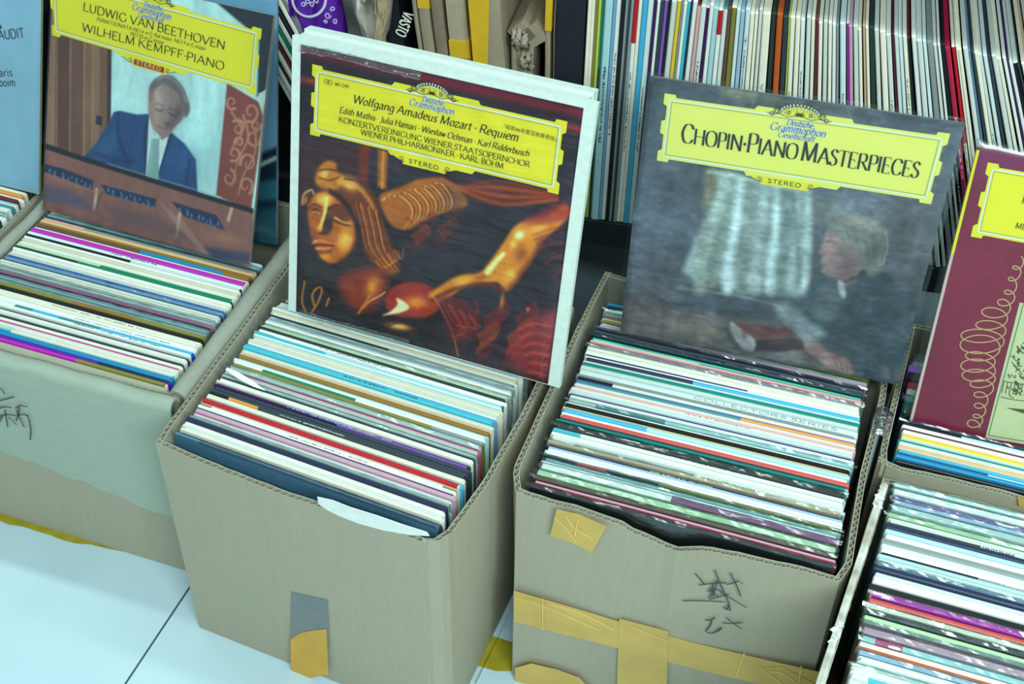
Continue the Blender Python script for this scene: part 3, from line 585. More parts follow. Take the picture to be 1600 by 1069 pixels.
        nt.links.new(at.outputs['Color'], b.inputs['Base Color']); b.inputs['Roughness'].default_value = rough; b.inputs['Specular IOR Level'].default_value = .3; me.materials.append(mt); return o
    def flat(s, name, pts, mtl, z, parent, closed=True):     # flat printed polygon, points in local metres
        m = MB(); m.quad([(x, y, z) for x, y in pts]); return m.build(name, mtl, parent)
    def strokes(s, name, paths, w, mtl, z, parent, w1=None):
        m = MB()
        for p in paths: stroke_mesh(m, [(x, y, z) for x, y in p], w, (0, 0, 1), w1=w1)
        return m.build(name, mtl, parent)
    def write(s, name, lines, mtl, z, parent, **kw):   # lines: (string, px start of baseline, px end, cap height in m, options)
        m = MB()
        for st, p0, p1, cap, op in lines:
            A, B = s.loc(*p0), s.loc(*p1); d = B-A; L = np.linalg.norm(d); d /= L
            text(m, st, (A[0], A[1], 0), (d[0], d[1], 0), (-d[1], d[0], 0), (0, 0, z), L, cap, **{**kw, **op})
        return m.build(name, mtl, parent)
    def film(s, mtl, mx=.004, my=.004, wob=.0012, lift=.0022, seed=0, bot=None, n=44):
        r = np.random.RandomState(seed); g = r.randn(n, n)
        for _ in range(3): g[1:-1, 1:-1] = (g[1:-1, 1:-1]*2+g[:-2, 1:-1]+g[2:, 1:-1]+g[1:-1, :-2]+g[1:-1, 2:])/6
        U, V = np.meshgrid(np.linspace(-mx, s.w+mx, n), np.linspace(-(my if bot is None else bot), s.h+my, n)); Z = lift+wob*g
        e = np.minimum(np.minimum(np.arange(n), np.arange(n)[::-1])[None, :], np.minimum(np.arange(n), np.arange(n)[::-1])[:, None]); Z = np.where(e == 0, -.001, np.maximum(Z, .0013))
        m = MB(); m.grid(np.stack([U, V, Z], -1)); return m.build('plastic_sleeve', mtl, s.root, smooth=True)
YEL = mat('yellow label print', (226, 226, 50), .4, spec=.3); OLV = mat('olive line print', (178, 186, 84), .5); WHT = mat('white line print', (222, 240, 226), .5)
BLU = mat('blue script print', (62, 96, 170), .5); DK = mat('dark label print', (52, 52, 30), .5)
def cartouche(c, TL, TR, BR, BL, crest_v=1.0, yel=None, crest=True, ges=True):
    K = [c.loc(*p) for p in (BL, BR, TR, TL)]; W = np.linalg.norm(K[1]-K[0]); Hh = np.linalg.norm(K[3]-K[0])
    def uv(u, v): return (K[0]*(1-u)+K[1]*u)*(1-v)+(K[3]*(1-u)+K[2]*u)*v
    du, dv = .0045/W, .0035/Hh
    half = [(.5, 0-dv*.2), (.335, 0-dv*.2), (.325, dv), (.045, dv), (.04, 0), (0, 0), (0, .15), (du*.85, .18), (du*.85, .40), (0, .42), (0, .60), (du*.85, .62), (du*.85, .82), (0, .85), (0, 1), (.04, 1), (.045, 1-dv), (.325, 1-dv), (.335, 1+dv*.2), (.5, 1+dv*.2)]
    full = half+[(1-u, v) for u, v in half[::-1]][1:-1]
    lab = c.flat('title_label', [uv(u, v) for u, v in full][::-1], yel or YEL, .0005, c.root)
    def rect(i, j): return [[uv(u, v) for u, v in ((i, j), (1-i, j))], [uv(u, v) for u, v in ((1-i, j), (1-i, 1-j))], [uv(u, v) for u, v in ((1-i, 1-j), (i, 1-j))], [uv(u, v) for u, v in ((i, 1-j), (i, j))]]
    c.strokes('frame_line', rect(.0295, .0295*W/Hh), .0013, OLV, .0007, lab); c.strokes('frame_line', rect(.0235, .0235*W/Hh), .0016, WHT, .0008, lab)
    return lab, uv, W, Hh
def crest(c, lab, uv, W, cx=.5, cv=.93, ges=True, r=.020):
    O = uv(cx, cv); e = unit(uv(1, .5)-uv(0, .5)); f = np.array([-e[1], e[0]])
    fan = [O+e*r*.86*math.cos(t)+f*r*.46*math.sin(t) for t in np.linspace(0, math.pi, 20)]; fan = [O-e*r*1.05-f*.003]+fan[::-1]+[O+e*r*1.05-f*.003]
    cr = c.flat('crest', fan[::-1], YEL, .0009, lab)
    m = MB(); d = MB()
    for rr, n, s in ((.98, 17, .0011), (.66, 11, .0010)):
        for t in np.linspace(.12, math.pi-.12, n):
            p = O+e*r*rr*math.cos(t)+f*r*rr*.54*math.sin(t); dr = unit(e*math.cos(t)+f*math.sin(t)*.8); sd = np.array([-dr[1], dr[0]])
            d.quad([tuple(p+dr*s*2.0*a+sd*s*1.0*b_)+(.0010,) for a, b_ in ((-.9, .5), (-.9, -.5), (.2, -1), (1.1, -.5), (1.1, .5), (.2, 1))])
            m.quad([tuple(p+dr*s*1.5*a+sd*s*.72*b_)+(.0011,) for a, b_ in ((-.7, .4), (-.7, -.4), (.2, -1), (.9, -.4), (.9, .4), (.2, 1))])
    m.build('tulip_ornament', WHT, lab); d.build('tulip_outline', DK, lab)
    cur = []
    for sgn in (-1, 1):
        for (bx, by, rr, tr, a0) in ((1.10, .10, .0034, 1.5, 0), (1.34, -.06, .0026, 1.3, 2), (.55, .06, .0022, 1.2, 1)):
            cc = O+e*sgn*r*bx+f*r*by; cur.append([cc+(e*sgn*math.cos(a0+t*6.28*tr)+f*math.sin(a0+t*6.28*tr))*rr*(1-.6*t) for t in np.linspace(0, 1, 26)])
        cur.append([O+e*sgn*r*x_+f*r*y_ for x_, y_ in ((.2, -.05), (.6, -.16), (1.0, -.02), (1.3, -.14), (1.58, -.05))])
        cur.append([O+e*sgn*r*x_+f*r*y_ for x_, y_ in ((.0, .02), (.14, .22), (.26, .02), (.1, -.06))])
    c.strokes('scroll_ornament', cur, .0007, DK, .0012, lab)
    m = MB(); k = r/.020
    for a, b_ in ((0, .0045), (-.0022, .004), (.0022, .004)): m.quad([tuple(O+e*(a+x_)*k+f*(b_+y_)*k*.8-f*.002)+(.0013,) for x_, y_ in ((-.0012, -.003), (.0012, -.003), (.0014, .001), (0, .0016), (-.0014, .001))])
    m.build('crown_ornament', DK, lab)
    k *= 1.32
    for nm, mt, z, T, t in (('script_halo', WHT, .00135, .25, .18), ('script_lettering', BLU, .0016, .13, .06)):
        m = MB()
        for s, x0, wd, dy, cap in (('Deutsche', -.0085, .0195, -.0085, .0050), ('Grammophon', -.0205, .0420, -.0140, .0062))+((('Gesellschaft', -.0135, .0275, -.0190, .0046),) if ges else ()):
            q = O+e*x0*k+f*dy*k; text(m, s, (q[0], q[1], 0), (e[0], e[1], 0), (f[0], f[1], 0), (0, 0, z), wd*k, cap*k, T=T, t=t, serif=0, shear=.22, sp=.2)
        m.build(nm, mt, lab)
def stereo(c, lab, uv, Hh, W, red=False, cx=.5, cv=-.035):
    O = uv(cx, cv); e = unit(uv(1, .5)-uv(0, .5)); f = np.array([-e[1], e[0]]); w, h = .0215, .0042
    bg = mat('red plaque print', (160, 50, 40), .5) if red else YEL
    c.flat('scroll_plaque', [O+e*x_*w*1.9+f*y_*h*1.25 for x_, y_ in ((-1, .9), (-.8, .1), (-.62, -.3), (-.6, -.95), (.6, -.95), (.62, -.3), (.8, .1), (1, .9))], YEL, .0006, lab)
    c.flat('stereo_plaque', [O+e*x_*w+f*y_*h for x_, y_ in ((-1, -.8), (1, -.8), (1, .85), (-1, .85))], bg, .0009, lab)
    m = MB(); q = O-e*w*.82-f*h*.42; text(m, 'STEREO', (q[0], q[1], 0), (e[0], e[1], 0), (f[0], f[1], 0), (0, 0, .0012), w*1.64, h*1.05, T=.20, t=.17, serif=0, gap=.12)
    m.build('stereo_lettering', mat('pale yellow print', (235, 215, 120), .5) if red else DK, lab)
    cur = []
    for sgn in (-1, 1): cur += [[O+e*sgn*w*(1.22+.02*k)+f*h*.2+(e*sgn*math.cos(t)+f*math.sin(t))*.0028*(1-t/9) for t in np.linspace(0, 7.5, 24)] for k in (0,)]+[[O+e*sgn*w*x_+f*h*y_ for x_, y_ in ((1.05, -.3), (1.3, -.45), (1.55, .2), (1.8, .5))]]
    c.strokes('scroll_ornament', cur, .0006, DK, .0012, lab)

# --- gilded statue boxed set on the second box
def setbody(m):
    m.box((-.0105, -.001, -.0075), (.3285, .3275, -.0002)); m.box((-.006, .012, -.032), (.3165, .3275, -.0078)); m.box((-.0075, .3185, -.034), (.318, .3305, -.020))
c = Cover('boxed_record_set', 'white boxed record set with a gilded statue picture under a yellow label', (-.617, 1.035, .352, -2.9, 12.8), h=.320, edge=(192, 222, 212), body=setbody)
SETC = c; c.canvas()
c.mix(np.ones_like(c.X), (44, 38, 46)); c.noise(5, 5, .5, 3)
z = lambda *q: [(440+x/2.24, 220+y/2.24) for x, y in q]
def zb(x, y, rx, ry, rot, col, a=1): c.blob(440+x/2.24, 220+y/2.24, rx/2.24*.8, ry/2.24*.8, rot, col, a)
c.line([(468, 78), (700, 130), (912, 178)], 13, (104, 34, 50), 5, .9); c.line([(466, 124), (500, 128)], 9, (140, 60, 44), 4, .8); c.line([(870, 192), (915, 205)], 10, (140, 36, 48), 5, .8)
c.poly(z((50, -10), (290, 20), (300, 160), (240, 240), (60, 240)), (66, 42, 46), 8, .8); c.poly(z((270, 10), (308, 20), (300, 160), (272, 150)), (104, 48, 40), 2.5, .9); c.poly(z((338, 30), (372, 38), (366, 170), (336, 160)), (156, 98, 42), 2.5, .9); c.line(z((356, 40), (352, 165)), 4, (200, 150, 78), 1.5, .7)
for k in range(9): c.line(z((560, 190-k*7), (690, 150+k*6), (800, 150+k*9), (960, 190+k*2)), 6, ((148, 62, 36), (52, 34, 38), (176, 84, 44))[k % 3], 3, .75)
c.poly(z((345, 190), (420, 160), (480, 135), (560, 130), (620, 170), (650, 225), (570, 250), (490, 285), (440, 312), (385, 295), (352, 240)), (150, 92, 42), 3, 1, True); zb(590, 200, 60, 40, 20, (92, 74, 80), .8)  # grey-purple blob is a reflection painted into the wing's right part
for k in range(22):
    u = k/21; c.line(z((358+u*190, 205-u*60), (400+u*170, 185-u*35), (452+u*150, 225-u*25), (455+u*140, 270-u*30), (430+u*120, 308-u*60)), 3.4-1.4*u, ((236, 190, 104), (84, 46, 32), (188, 124, 56), (110, 62, 36))[k % 4], 1.3, .75, 1.4)
for k in range(46):
    u = (k*.618) % 1; v = (k*.7549) % 1; x, y = 440+u*190, 270+v*150-u*50; c.line(z((x, y), (x+14, y+14+6*v), (x+16, y+34)), 4, ((128, 44, 44), (40, 30, 36), (96, 40, 44), (170, 70, 46))[k % 4], 2, .6, 1.5)
zb(640, 290, 120, 60, 10, (44, 42, 46), .55); zb(650, 420, 130, 60, -10, (40, 42, 44), .8)
c.poly(z((200, 128), (245, 122), (295, 150), (335, 205), (352, 262), (372, 330), (402, 400), (414, 458), (370, 474), (325, 436), (288, 384), (272, 300), (250, 240), (205, 195), (165, 176)), (98, 54, 34), 3, 1, True)
c.poly(z((118, 140), (128, 98), (158, 70), (190, 78), (196, 108), (222, 130), (196, 168), (140, 166)), (168, 112, 48), 3, 1, True); zb(150, 118, 18, 26, 20, (240, 196, 112), .8); c.line(z((128, 104), (160, 100), (194, 104)), 3, (84, 46, 28), 1.3, .8); c.line(z((132, 130), (170, 138), (200, 128)), 3, (84, 46, 28), 1.3, .7)
c.poly(z((100, 215), (118, 186), (160, 176), (202, 190), (238, 218), (260, 262), (264, 322), (252, 372), (226, 408), (190, 427), (160, 427), (134, 402), (117, 366), (99, 310), (92, 260)), (158, 92, 42), 2.5, 1, True)
zb(150, 206, 34, 24, 0, (250, 204, 118), .95); zb(224, 345, 32, 52, 12, (240, 178, 84), .95); zb(112, 330, 16, 40, 0, (112, 64, 42), .7); zb(122, 295, 14, 26, 0, (170, 104, 50), .6)
c.poly(z((164, 238), (202, 232), (244, 262), (228, 284), (196, 286), (172, 268)), (88, 48, 38), 3, .85, True); c.line(z((158, 240), (198, 226), (248, 256)), 5, (64, 34, 28), 2, .85, 2); c.line(z((188, 270), (212, 283), (240, 290)), 3.2, (228, 178, 96), 1.4, .9, 1.5); c.line(z((186, 278), (212, 292), (236, 297)), 2, (60, 34, 30), 1.3, .8)
zb(120, 244, 18, 13, 10, (58, 34, 30), .9); c.line(z((108, 252), (120, 248), (132, 254)), 2.6, (206, 150, 76), 1.2, .9); c.line(z((98, 232), (118, 222), (138, 232)), 3, (74, 40, 28), 1.5, .8)
c.poly(z((152, 252), (178, 270), (176, 308), (158, 330), (142, 322), (146, 290)), (58, 40, 42), 2.5, .92, True); c.line(z((158, 200), (152, 250), (136, 300)), 5.5, (252, 210, 126), 1.8, .95, 4); zb(134, 305, 10, 12, 0, (226, 166, 84), .9); zb(138, 324, 12, 5, 0, (60, 32, 30), .9)
c.line(z((110, 357), (134, 349), (156, 354), (182, 362)), 3.2, (206, 132, 80), 1.5, .9, 2); c.line(z((110, 366), (140, 364), (182, 367)), 2.8, (70, 26, 28), 1.2, .95, 1.8); c.line(z((122, 377), (148, 378), (172, 375)), 3.6, (218, 148, 92), 1.6, .9, 2); zb(118, 350, 6, 4, 0, (240, 200, 140), .7); c.line(z((126, 388), (150, 391), (172, 387)), 3, (82, 44, 36), 1.8, .7); zb(154, 406, 22, 14, 0, (214, 146, 66), .85)
c.line(z((266, 296), (262, 350), (240, 398), (206, 424)), 7, (70, 36, 32), 4, .75)
c.poly(z((168, 168), (210, 190), (244, 226), (268, 282), (280, 350), (272, 352), (254, 290), (232, 244), (200, 208), (164, 182)), (38, 24, 26), 2.5, .9)
zb(238, 152, 38, 24, 25, (250, 214, 136), .95); c.line(z((205, 142), (262, 160), (305, 205), (330, 260)), 7, (204, 144, 66), 3, .85, 4); c.line(z((222, 132), (285, 150), (332, 215), (350, 275)), 3, (60, 34, 28), 1.6, .7)
for k in range(15):
    u = k/14; c.line(z((262+u*75, 215+u*35), (284+u*66, 300+u*12), (298+u*68, 370+u*12), (338+u*64, 424+u*14), (376+u*36, 462-u*8)), 3, ((166, 96, 48), (48, 28, 28), (120, 60, 36), (214, 154, 78), (70, 36, 30))[k % 5], 1.5, .8, 1.6)
for k in range(4): c.line(z((330+k*22, 420-k*12), (352+k*22, 444-k*10), (384+k*14, 430-k*14), (372+k*18, 404-k*10)), 2.6, (196, 120, 56), 1.3, .7, 1.2)
zb(86, 210, 14, 20, 0, (190, 132, 60), .9); c.line(z((72, 222), (78, 188), (104, 172), (112, 184)), 3, (226, 172, 92), 1.4, .8); c.line(z((80, 230), (92, 214), (96, 196)), 3, (50, 30, 28), 1.4, .8)
c.poly(z((96, 416), (140, 436), (190, 446), (262, 408), (290, 440), (270, 484), (150, 492), (84, 470)), (52, 46, 48), 6, .95, True)
c.poly(z((200, 490), (285, 446), (345, 452), (372, 490), (356, 545), (300, 596), (236, 572)), (124, 56, 40), 8, .95, True); zb(318, 510, 26, 44, 18, (206, 150, 66), .85); c.line(z((286, 585), (310, 560), (340, 545), (362, 530)), 2, (226, 180, 100), 1.2, .8)
c.poly(z((363, 566), (380, 522), (430, 496), (500, 500), (542, 535), (552, 582), (510, 616), (440, 618), (384, 604)), (136, 50, 38), 3, 1, True); zb(470, 566, 50, 28, 0, (214, 148, 64), .85); zb(520, 540, 30, 30, 0, (110, 42, 38), .6)
c.poly(z((356, 611), (384, 596), (406, 572), (402, 552), (428, 562), (446, 584), (420, 600)), (250, 234, 184), 2, .95, True)
c.poly(z((515, 540), (560, 505), (620, 472), (690, 462), (730, 420), (780, 350), (810, 305), (850, 280), (930, 262), (990, 225), (1002, 262), (962, 310), (912, 352), (880, 412), (850, 452), (802, 517), (776, 520), (755, 496), (690, 500), (640, 510), (590, 546), (540, 560)), (184, 124, 46), 3, 1, True)
c.line(z((528, 556), (620, 514), (700, 502), (775, 520)), 7, (96, 42, 30), 3, .85); c.line(z((800, 512), (850, 445), (882, 400), (912, 350)), 7, (112, 52, 34), 4, .75); zb(640, 490, 36, 18, -15, (226, 168, 76), .9); zb(840, 395, 28, 40, 25, (116, 64, 36), .8); zb(900, 310, 46, 22, -30, (228, 174, 80), .9); zb(800, 470, 24, 30, 35, (234, 186, 88), .9); zb(700, 478, 26, 14, -10, (130, 66, 36), .6); zb(870, 360, 22, 30, 30, (206, 146, 62), .6)
c.line(z((722, 458), (750, 424), (776, 396)), 9, (254, 236, 166), 2.8, .95, 6); zb(832, 330, 24, 18, -30, (255, 240, 190), .95); zb(812, 360, 14, 22, 30, (240, 196, 104), .7)
c.poly(z((850, 285), (900, 252), (985, 215), (1010, 240), (1000, 275), (930, 290)), (134, 48, 46), 5, .75, True)
for k in range(12): c.line(z((880+k*8, 330+k*16), (940+k*4, 310+k*16), (985, 305+k*18)), 4, ((146, 50, 46), (58, 40, 48), (104, 46, 52))[k % 3], 3, .5)
c.line(z((516, 530), (530, 545), (560, 590), (600, 680), (618, 752)), 2, (196, 120, 56), 1.2, .8); zb(412, 650, 46, 14, 8, (232, 186, 96), .95); c.line(z((372, 668), (430, 690), (470, 664), (420, 636), (372, 648)), 2.4, (84, 40, 34), 1.4, .8)
c.poly(z((560, 545), (640, 560), (690, 620), (672, 690), (600, 690), (570, 620)), (104, 38, 42), 8, .7, True)
for k in range(10): c.line(z((560+k*12, 560+k*6), (600+k*10, 630+k*3), (650-k*4, 680-k*4), (590+k*6, 700-k*6)), 2, ((160, 58, 46), (60, 34, 40), (192, 92, 54))[k % 3], 1.6, .55, 1)
for k in range(54):
    u = (k*.618) % 1; v = (k*.7549) % 1; x, y = 680+u*220, 560+v*250; c.line(z((x, y), (x+8, y+30), (x-6, y+62)), 5, ((140, 46, 44), (56, 38, 46), (112, 44, 48), (178, 84, 48))[k % 4], 2.5, .55, 2)
c.poly(z((860, 640), (960, 590), (955, 700), (925, 830), (820, 800), (800, 720)), (144, 58, 58), 9, .7, True)
for k in range(11): c.line(z((830+k*4, 660+k*15), (880, 640+k*17), (945-k*2, 650+k*17)), 3.4, ((178, 84, 72), (104, 44, 52))[k % 2], 2.2, .6)
zb(772, 560, 10, 34, 5, (206, 140, 58), .7); zb(862, 590, 7, 10, 0, (220, 110, 50), .8)
for a in ([(492, 480), (488, 462), (496, 450), (503, 452), (498, 470), (486, 490)], [(510, 478), (514, 466)], [(476, 440), (472, 470), (478, 488)], [(560, 490), (570, 474), (578, 462)]): c.line(a, 2.6, (196, 132, 62), 1.4, .9)
c.noise(50, 50, .10, 8); g = c.img.mean(-1, keepdims=True); c.img = np.clip(52+((g+(c.img*np.array([.985, 1.0, 1.0])-g)*1.14)-52)*1.16, 12, 255); c.picture(.4)
lab, uv, W, Hh = cartouche(c, (488.4, 100), (886.9, 189.7), (872.8, 303.8), (484.7, 210)); crest(c, lab, uv, W, .485, .965, False, .0185); stereo(c, lab, uv, Hh, W, cx=.475)
c.write('title_lettering', [('Wolfgang Amadeus Mozart · Requiem', (551.5, 160), (810, 221), .0092, dict(shear=.22, serif=.05)),
    ('Edith Mathis · Julia Hamari · Wiesław Ochman · Karl Ridderbusch', (530.6, 175.5), (827, 244.5), .0068, dict(shear=.22, serif=.04)),
    ('KONZERTVEREINIGUNG WIENER STAATSOPERNCHOR', (530, 190), (828.4, 261.2), .0062, {}), ('WIENER PHILHARMONIKER · KARL BÖHM', (564.4, 210), (787.5, 263.6), .0062, {}),
    ('MG 2299', (524, 133), (545.5, 138.2), .0036, dict(serif=0))], DK, .0012, lab, T=.15, t=.065)
rings = []
for px in ((511, 127.2), (516.5, 128.6)):
    q = c.loc(*px); rings.append([(q[0]+.0026*math.cos(t), q[1]+.0026*math.sin(t)) for t in np.linspace(0, 6.3, 20)]); rings.append([(q[0]-.0009, q[1]), (q[0]+.0009, q[1])])
c.strokes('stereo_symbol', rings, .0005, DK, .0012, lab)
cu = bpy.data.curves.new('japanese', 'FONT'); cu.body = '「昭和46年度芸術祭参加」'; cu.size = 1
to = bpy.data.objects.new('japanese', cu); COL.objects.link(to); me = bpy.data.meshes.new_from_object(to.evaluated_get(bpy.context.evaluated_depsgraph_get())); bpy.data.objects.remove(to)
co = np.array([v.co[:2] for v in me.vertices]); lo, hi = co.min(0), co.max(0); A, B = c.loc(788, 200), c.loc(870, 220); d = B-A; L = np.linalg.norm(d); d /= L; k = L/(hi[0]-lo[0])
for v in me.vertices: p = A+d*(v.co.x-lo[0])*k+np.array([-d[1], d[0]])*(v.co.y)*k*1.05; v.co = (p[0], p[1], .0012)
me.materials.clear(); me.materials.append(DK); o = bpy.data.objects.new('title_lettering', me); COL.objects.link(o); o.parent = lab
c.film(SHRINK, .0005, .0005, .0016, .0030, 5)
# gathered shrink film along the lower edge, and the crinkled strip on the upper edge
for nm, pts in (('film_fold', [(470, 486), (520, 502), (560, 512), (600, 523), (640, 533)]), ('film_fold', [(470, 74), (520, 82), (560, 92), (600, 103), (660, 118)])):
    q = np.array([c.loc(*p) for p in pts]); m = MB(); rr = np.random.RandomState(len(pts)); q = np.stack([np.interp(np.linspace(0, 1, 40), np.linspace(0, 1, len(q)), q[:, i]) for i in (0, 1)], 1)
    m.grid([[(x, y+(j-2)*.0022+.0004*rr.randn(), .0036+.0022*math.sin(j*1.6)+.0006*rr.randn()) for j in range(5)] for x, y in q]); m.build(nm, clear('gathered film', (230, 245, 246), .16, .1, .6, 60, (1, 6, 1)), c.root, True)

# --- dark painted cover with a boy at a window
c = Cover('record_cover', 'dark painted record cover of a boy seated beside a white curtain', (-.253, 1.137, .346, 3.9, 8.1), edge=(110, 118, 122)); c.canvas()
c.mix(np.ones_like(c.X), (82, 92, 102)); c.noise(4, 5, .45, 5)
c.blob(1010, 330, 60, 130, 0, (86, 98, 120), .5); c.blob(1010, 470, 60, 60, 0, (88, 84, 92), .6); c.blob(1420, 370, 70, 80, 0, (92, 92, 96), .7); c.blob(1010, 150, 70, 40, 0, (72, 84, 94), .8)
c.poly([(968, 468), (1100, 475), (1230, 490), (1300, 520), (1400, 540), (1400, 605), (968, 520)], (98, 94, 94), 14, .75); c.blob(1110, 520, 90, 14, 10, (128, 124, 112), .6); c.line([(1060, 450), (1150, 462), (1215, 478)], 3, (150, 162, 162), 2, .7); c.poly([(1060, 455), (1220, 480), (1215, 505), (1050, 480)], (66, 80, 90), 8, .7)
c.poly([(1124, 136), (1185, 143), (1178, 160), (1126, 152)], (150, 156, 134), 5, .8); c.poly([(1192, 146), (1225, 150), (1222, 165), (1194, 162)], (122, 132, 122), 5, .7); c.poly([(1190, 150), (1340, 168), (1335, 180), (1190, 168)], (90, 98, 90), 4, .6)
c.poly([(1100, 262), (1128, 266), (1122, 300), (1110, 330), (1098, 330)], (134, 130, 98), 5, .75); c.poly([(1272, 305), (1312, 312), (1305, 345), (1290, 355), (1275, 350)], (112, 120, 112), 6, .7)
c.poly([(1112, 262), (1150, 270), (1200, 280), (1264, 297), (1270, 330), (1270, 380), (1268, 420), (1262, 462), (1200, 462), (1140, 452), (1078, 436), (1066, 424), (1084, 380), (1108, 326), (1124, 288)], (138, 158, 156), 5, 1)    # curtain
c.noise(18, 6, .22, 9)
for x0, x1, w, col, a in ((1158, 1136, 11, (206, 232, 236), .9), (1130, 1094, 14, (172, 192, 182), .8), (1146, 1112, 9, (120, 136, 124), .8), (1176, 1160, 10, (128, 144, 136), .85), (1196, 1178, 12, (168, 190, 188), .8), (1214, 1204, 10, (196, 226, 228), .9), (1228, 1222, 9, (112, 132, 130), .8), (1246, 1238, 10, (162, 186, 182), .8), (1262, 1256, 9, (184, 208, 206), .85), (1236, 1246, 5, (96, 118, 122), .7)):
    c.line([(x0, 284), ((x0+x1)/2+3, 350), (x1+2, 410), (x1, 452)], w, col, 5, a*.9, w*1.5)
c.line([(1108, 268), (1180, 282), (1262, 300)], 5, (196, 210, 200), 3, .7)
c.poly([(1252, 470), (1275, 440), (1310, 432), (1340, 420), (1385, 430), (1432, 470), (1440, 520), (1420, 600), (1340, 590), (1300, 545), (1255, 520)], (66, 82, 92), 8, .95, True)
c.poly([(1285, 448), (1310, 435), (1322, 470), (1300, 500), (1270, 490)], (96, 110, 116), 7, .7, True)
c.poly([(1212, 480), (1235, 474), (1262, 500), (1290, 520), (1270, 532), (1235, 512)], (138, 158, 164), 6, .8, True)
c.poly([(1298, 352), (1290, 365), (1288, 376), (1279, 396), (1285, 401), (1281, 410), (1286, 416), (1283, 424), (1292, 430), (1312, 436), (1318, 448), (1338, 440), (1350, 410), (1348, 370), (1325, 348)], (140, 120, 120), 2.6, .95)
c.blob(1294, 388, 8, 18, 0, (178, 150, 140), .7); c.blob(1322, 420, 14, 22, 20, (104, 92, 96), .7); c.line([(1291, 378), (1298, 377)], 2.6, (84, 78, 82), 1.6, .7); c.line([(1283, 413), (1290, 413)], 2.4, (118, 84, 86), 1.4, .7); c.line([(1280, 396), (1287, 399)], 2, (96, 76, 76), 1.2, .8)
c.poly([(1296, 356), (1304, 342), (1325, 335), (1355, 338), (1378, 352), (1386, 375), (1382, 405), (1374, 425), (1358, 432), (1345, 418), (1338, 395), (1322, 384), (1310, 372)], (112, 116, 112), 4, 1, True); c.blob(1348, 350, 30, 12, 15, (160, 166, 154), .8); c.blob(1365, 395, 16, 26, 0, (88, 92, 94), .6); c.line([(1384, 362), (1387, 385), (1380, 412)], 2.5, (160, 166, 160), 1.5, .7)
for k in range(9): c.line([(1308+k*8, 345+k*1.2), (1318+k*7, 362+k*4), (1326+k*6, 385+k*4)], 2, ((136, 142, 132), (98, 102, 100))[k % 2], 1.8, .35)
c.poly([(1310, 438), (1318, 444), (1322, 462), (1316, 466), (1310, 452)], (178, 192, 192), 2.5, .9, True); c.line([(1322, 440), (1340, 432), (1350, 425)], 5, (46, 56, 64), 3, .7)
c.poly([(1143, 503), (1160, 503), (1235, 516), (1252, 528), (1178, 530), (1160, 518)], (98, 68, 68), 2, 1); c.poly([(1178, 530), (1254, 528), (1257, 545), (1215, 550), (1178, 548)], (58, 52, 60), 2, 1); c.poly([(1142, 503), (1160, 516), (1180, 532), (1176, 549), (1160, 545), (1144, 522)], (142, 148, 152), 2, 1, True); c.poly([(1160, 515), (1168, 520), (1166, 530), (1159, 527)], (150, 90, 96), 2, .7)
c.poly([(1138, 518), (1160, 548), (1180, 552), (1160, 555), (1136, 528)], (60, 58, 64), 4, .8)
c.poly([(1258, 532), (1278, 536), (1300, 552), (1322, 560), (1332, 574), (1330, 586), (1318, 584), (1308, 580), (1296, 578), (1278, 560), (1260, 548)], (146, 124, 122), 3, 1, True)
for k in range(3): c.line([(1306+k*8, 566+k*2), (1310+k*7, 580+k)], 2, (104, 88, 92), 1.2, .8)
c.blob(1262, 530, 14, 8, 20, (150, 164, 166), .7); c.noise(44, 90, .20, 4); c.noise(12, 30, .20, 6); c.noise(26, 9, .14, 12); c.picture(.45)
lab, uv, W, Hh = cartouche(c, (1038.7, 145.5), (1484.8, 208.6), (1454.8, 319), (1026.3, 250.6), yel=mat('pale yellow label print', (226, 232, 108), .4, spec=.3)); crest(c, lab, uv, W, .485, .955, True, .0205); stereo(c, lab, uv, Hh, W, cx=.478)
c.write('title_lettering', [('Chopin·Piano Masterpieces', (1063, 221.5), (1435, 278), .0215, dict(small=.82, T=.125, t=.028, serif=.07, nib=10, gap=.0, sp=.14))], mat('black title print', (34, 36, 26), .5), .0012, lab)
c.film(SLEEVE, .0055, .0055, .0010, .0022, 2)

# --- pianist cover
c = Cover('record_cover', 'record cover with a man in a blue suit at a piano, red label plaque', (-1.026, 1.1241, .335, -2.7, 23.4), w=.306, h=.306, edge=(150, 140, 120)); c.canvas()
c.mix(np.ones_like(c.X), (182, 228, 226)); c.blob(330, 250, 80, 60, 0, (158, 212, 218), .5)
for x0, x1, col in ((50, 91, (146, 116, 98)), (89, 112, (96, 66, 62)), (110, 134, (108, 80, 70)), (132, 148, (128, 100, 84)), (146, 160, (140, 112, 90)), (158, 172, (120, 92, 76)), (170, 176, (66, 46, 50))): c.poly([(x0, -60), (x1, -60), (x1-4, 300), (x0-4, 300)], col, 1.2)
for x in (90, 111, 133, 146): c.line([(x, 0), (x-2, 250)], 1.6, (170, 140, 104), 1, .8)
c.poly([(151, 180), (160, 182), (159, 196), (150, 194)], (44, 44, 62), 1)
c.poly([(355, 130), (414, 165), (392, 330), (338, 305)], (132, 70, 66), 1.5)
for (x, y, r, a, s) in ((362, 160, 9, 1, 1), (392, 175, 13, 2, -1), (372, 200, 11, 4, 1), (396, 215, 12, 0, 1), (366, 240, 10, 2, -1), (388, 255, 13, 3, 1), (358, 278, 11, 5, 1), (384, 290, 12, 1, -1), (400, 195, 8, 0, 1), (374, 222, 7, 3, 1)):
    c.line([(x+r*(1-.75*t)*math.cos(a+s*t*7), y+r*1.25*(1-.75*t)*math.sin(a+s*t*7)) for t in np.linspace(0, 1, 12)], 4.6, (186, 138, 112), 1.3, .95, 1.6)
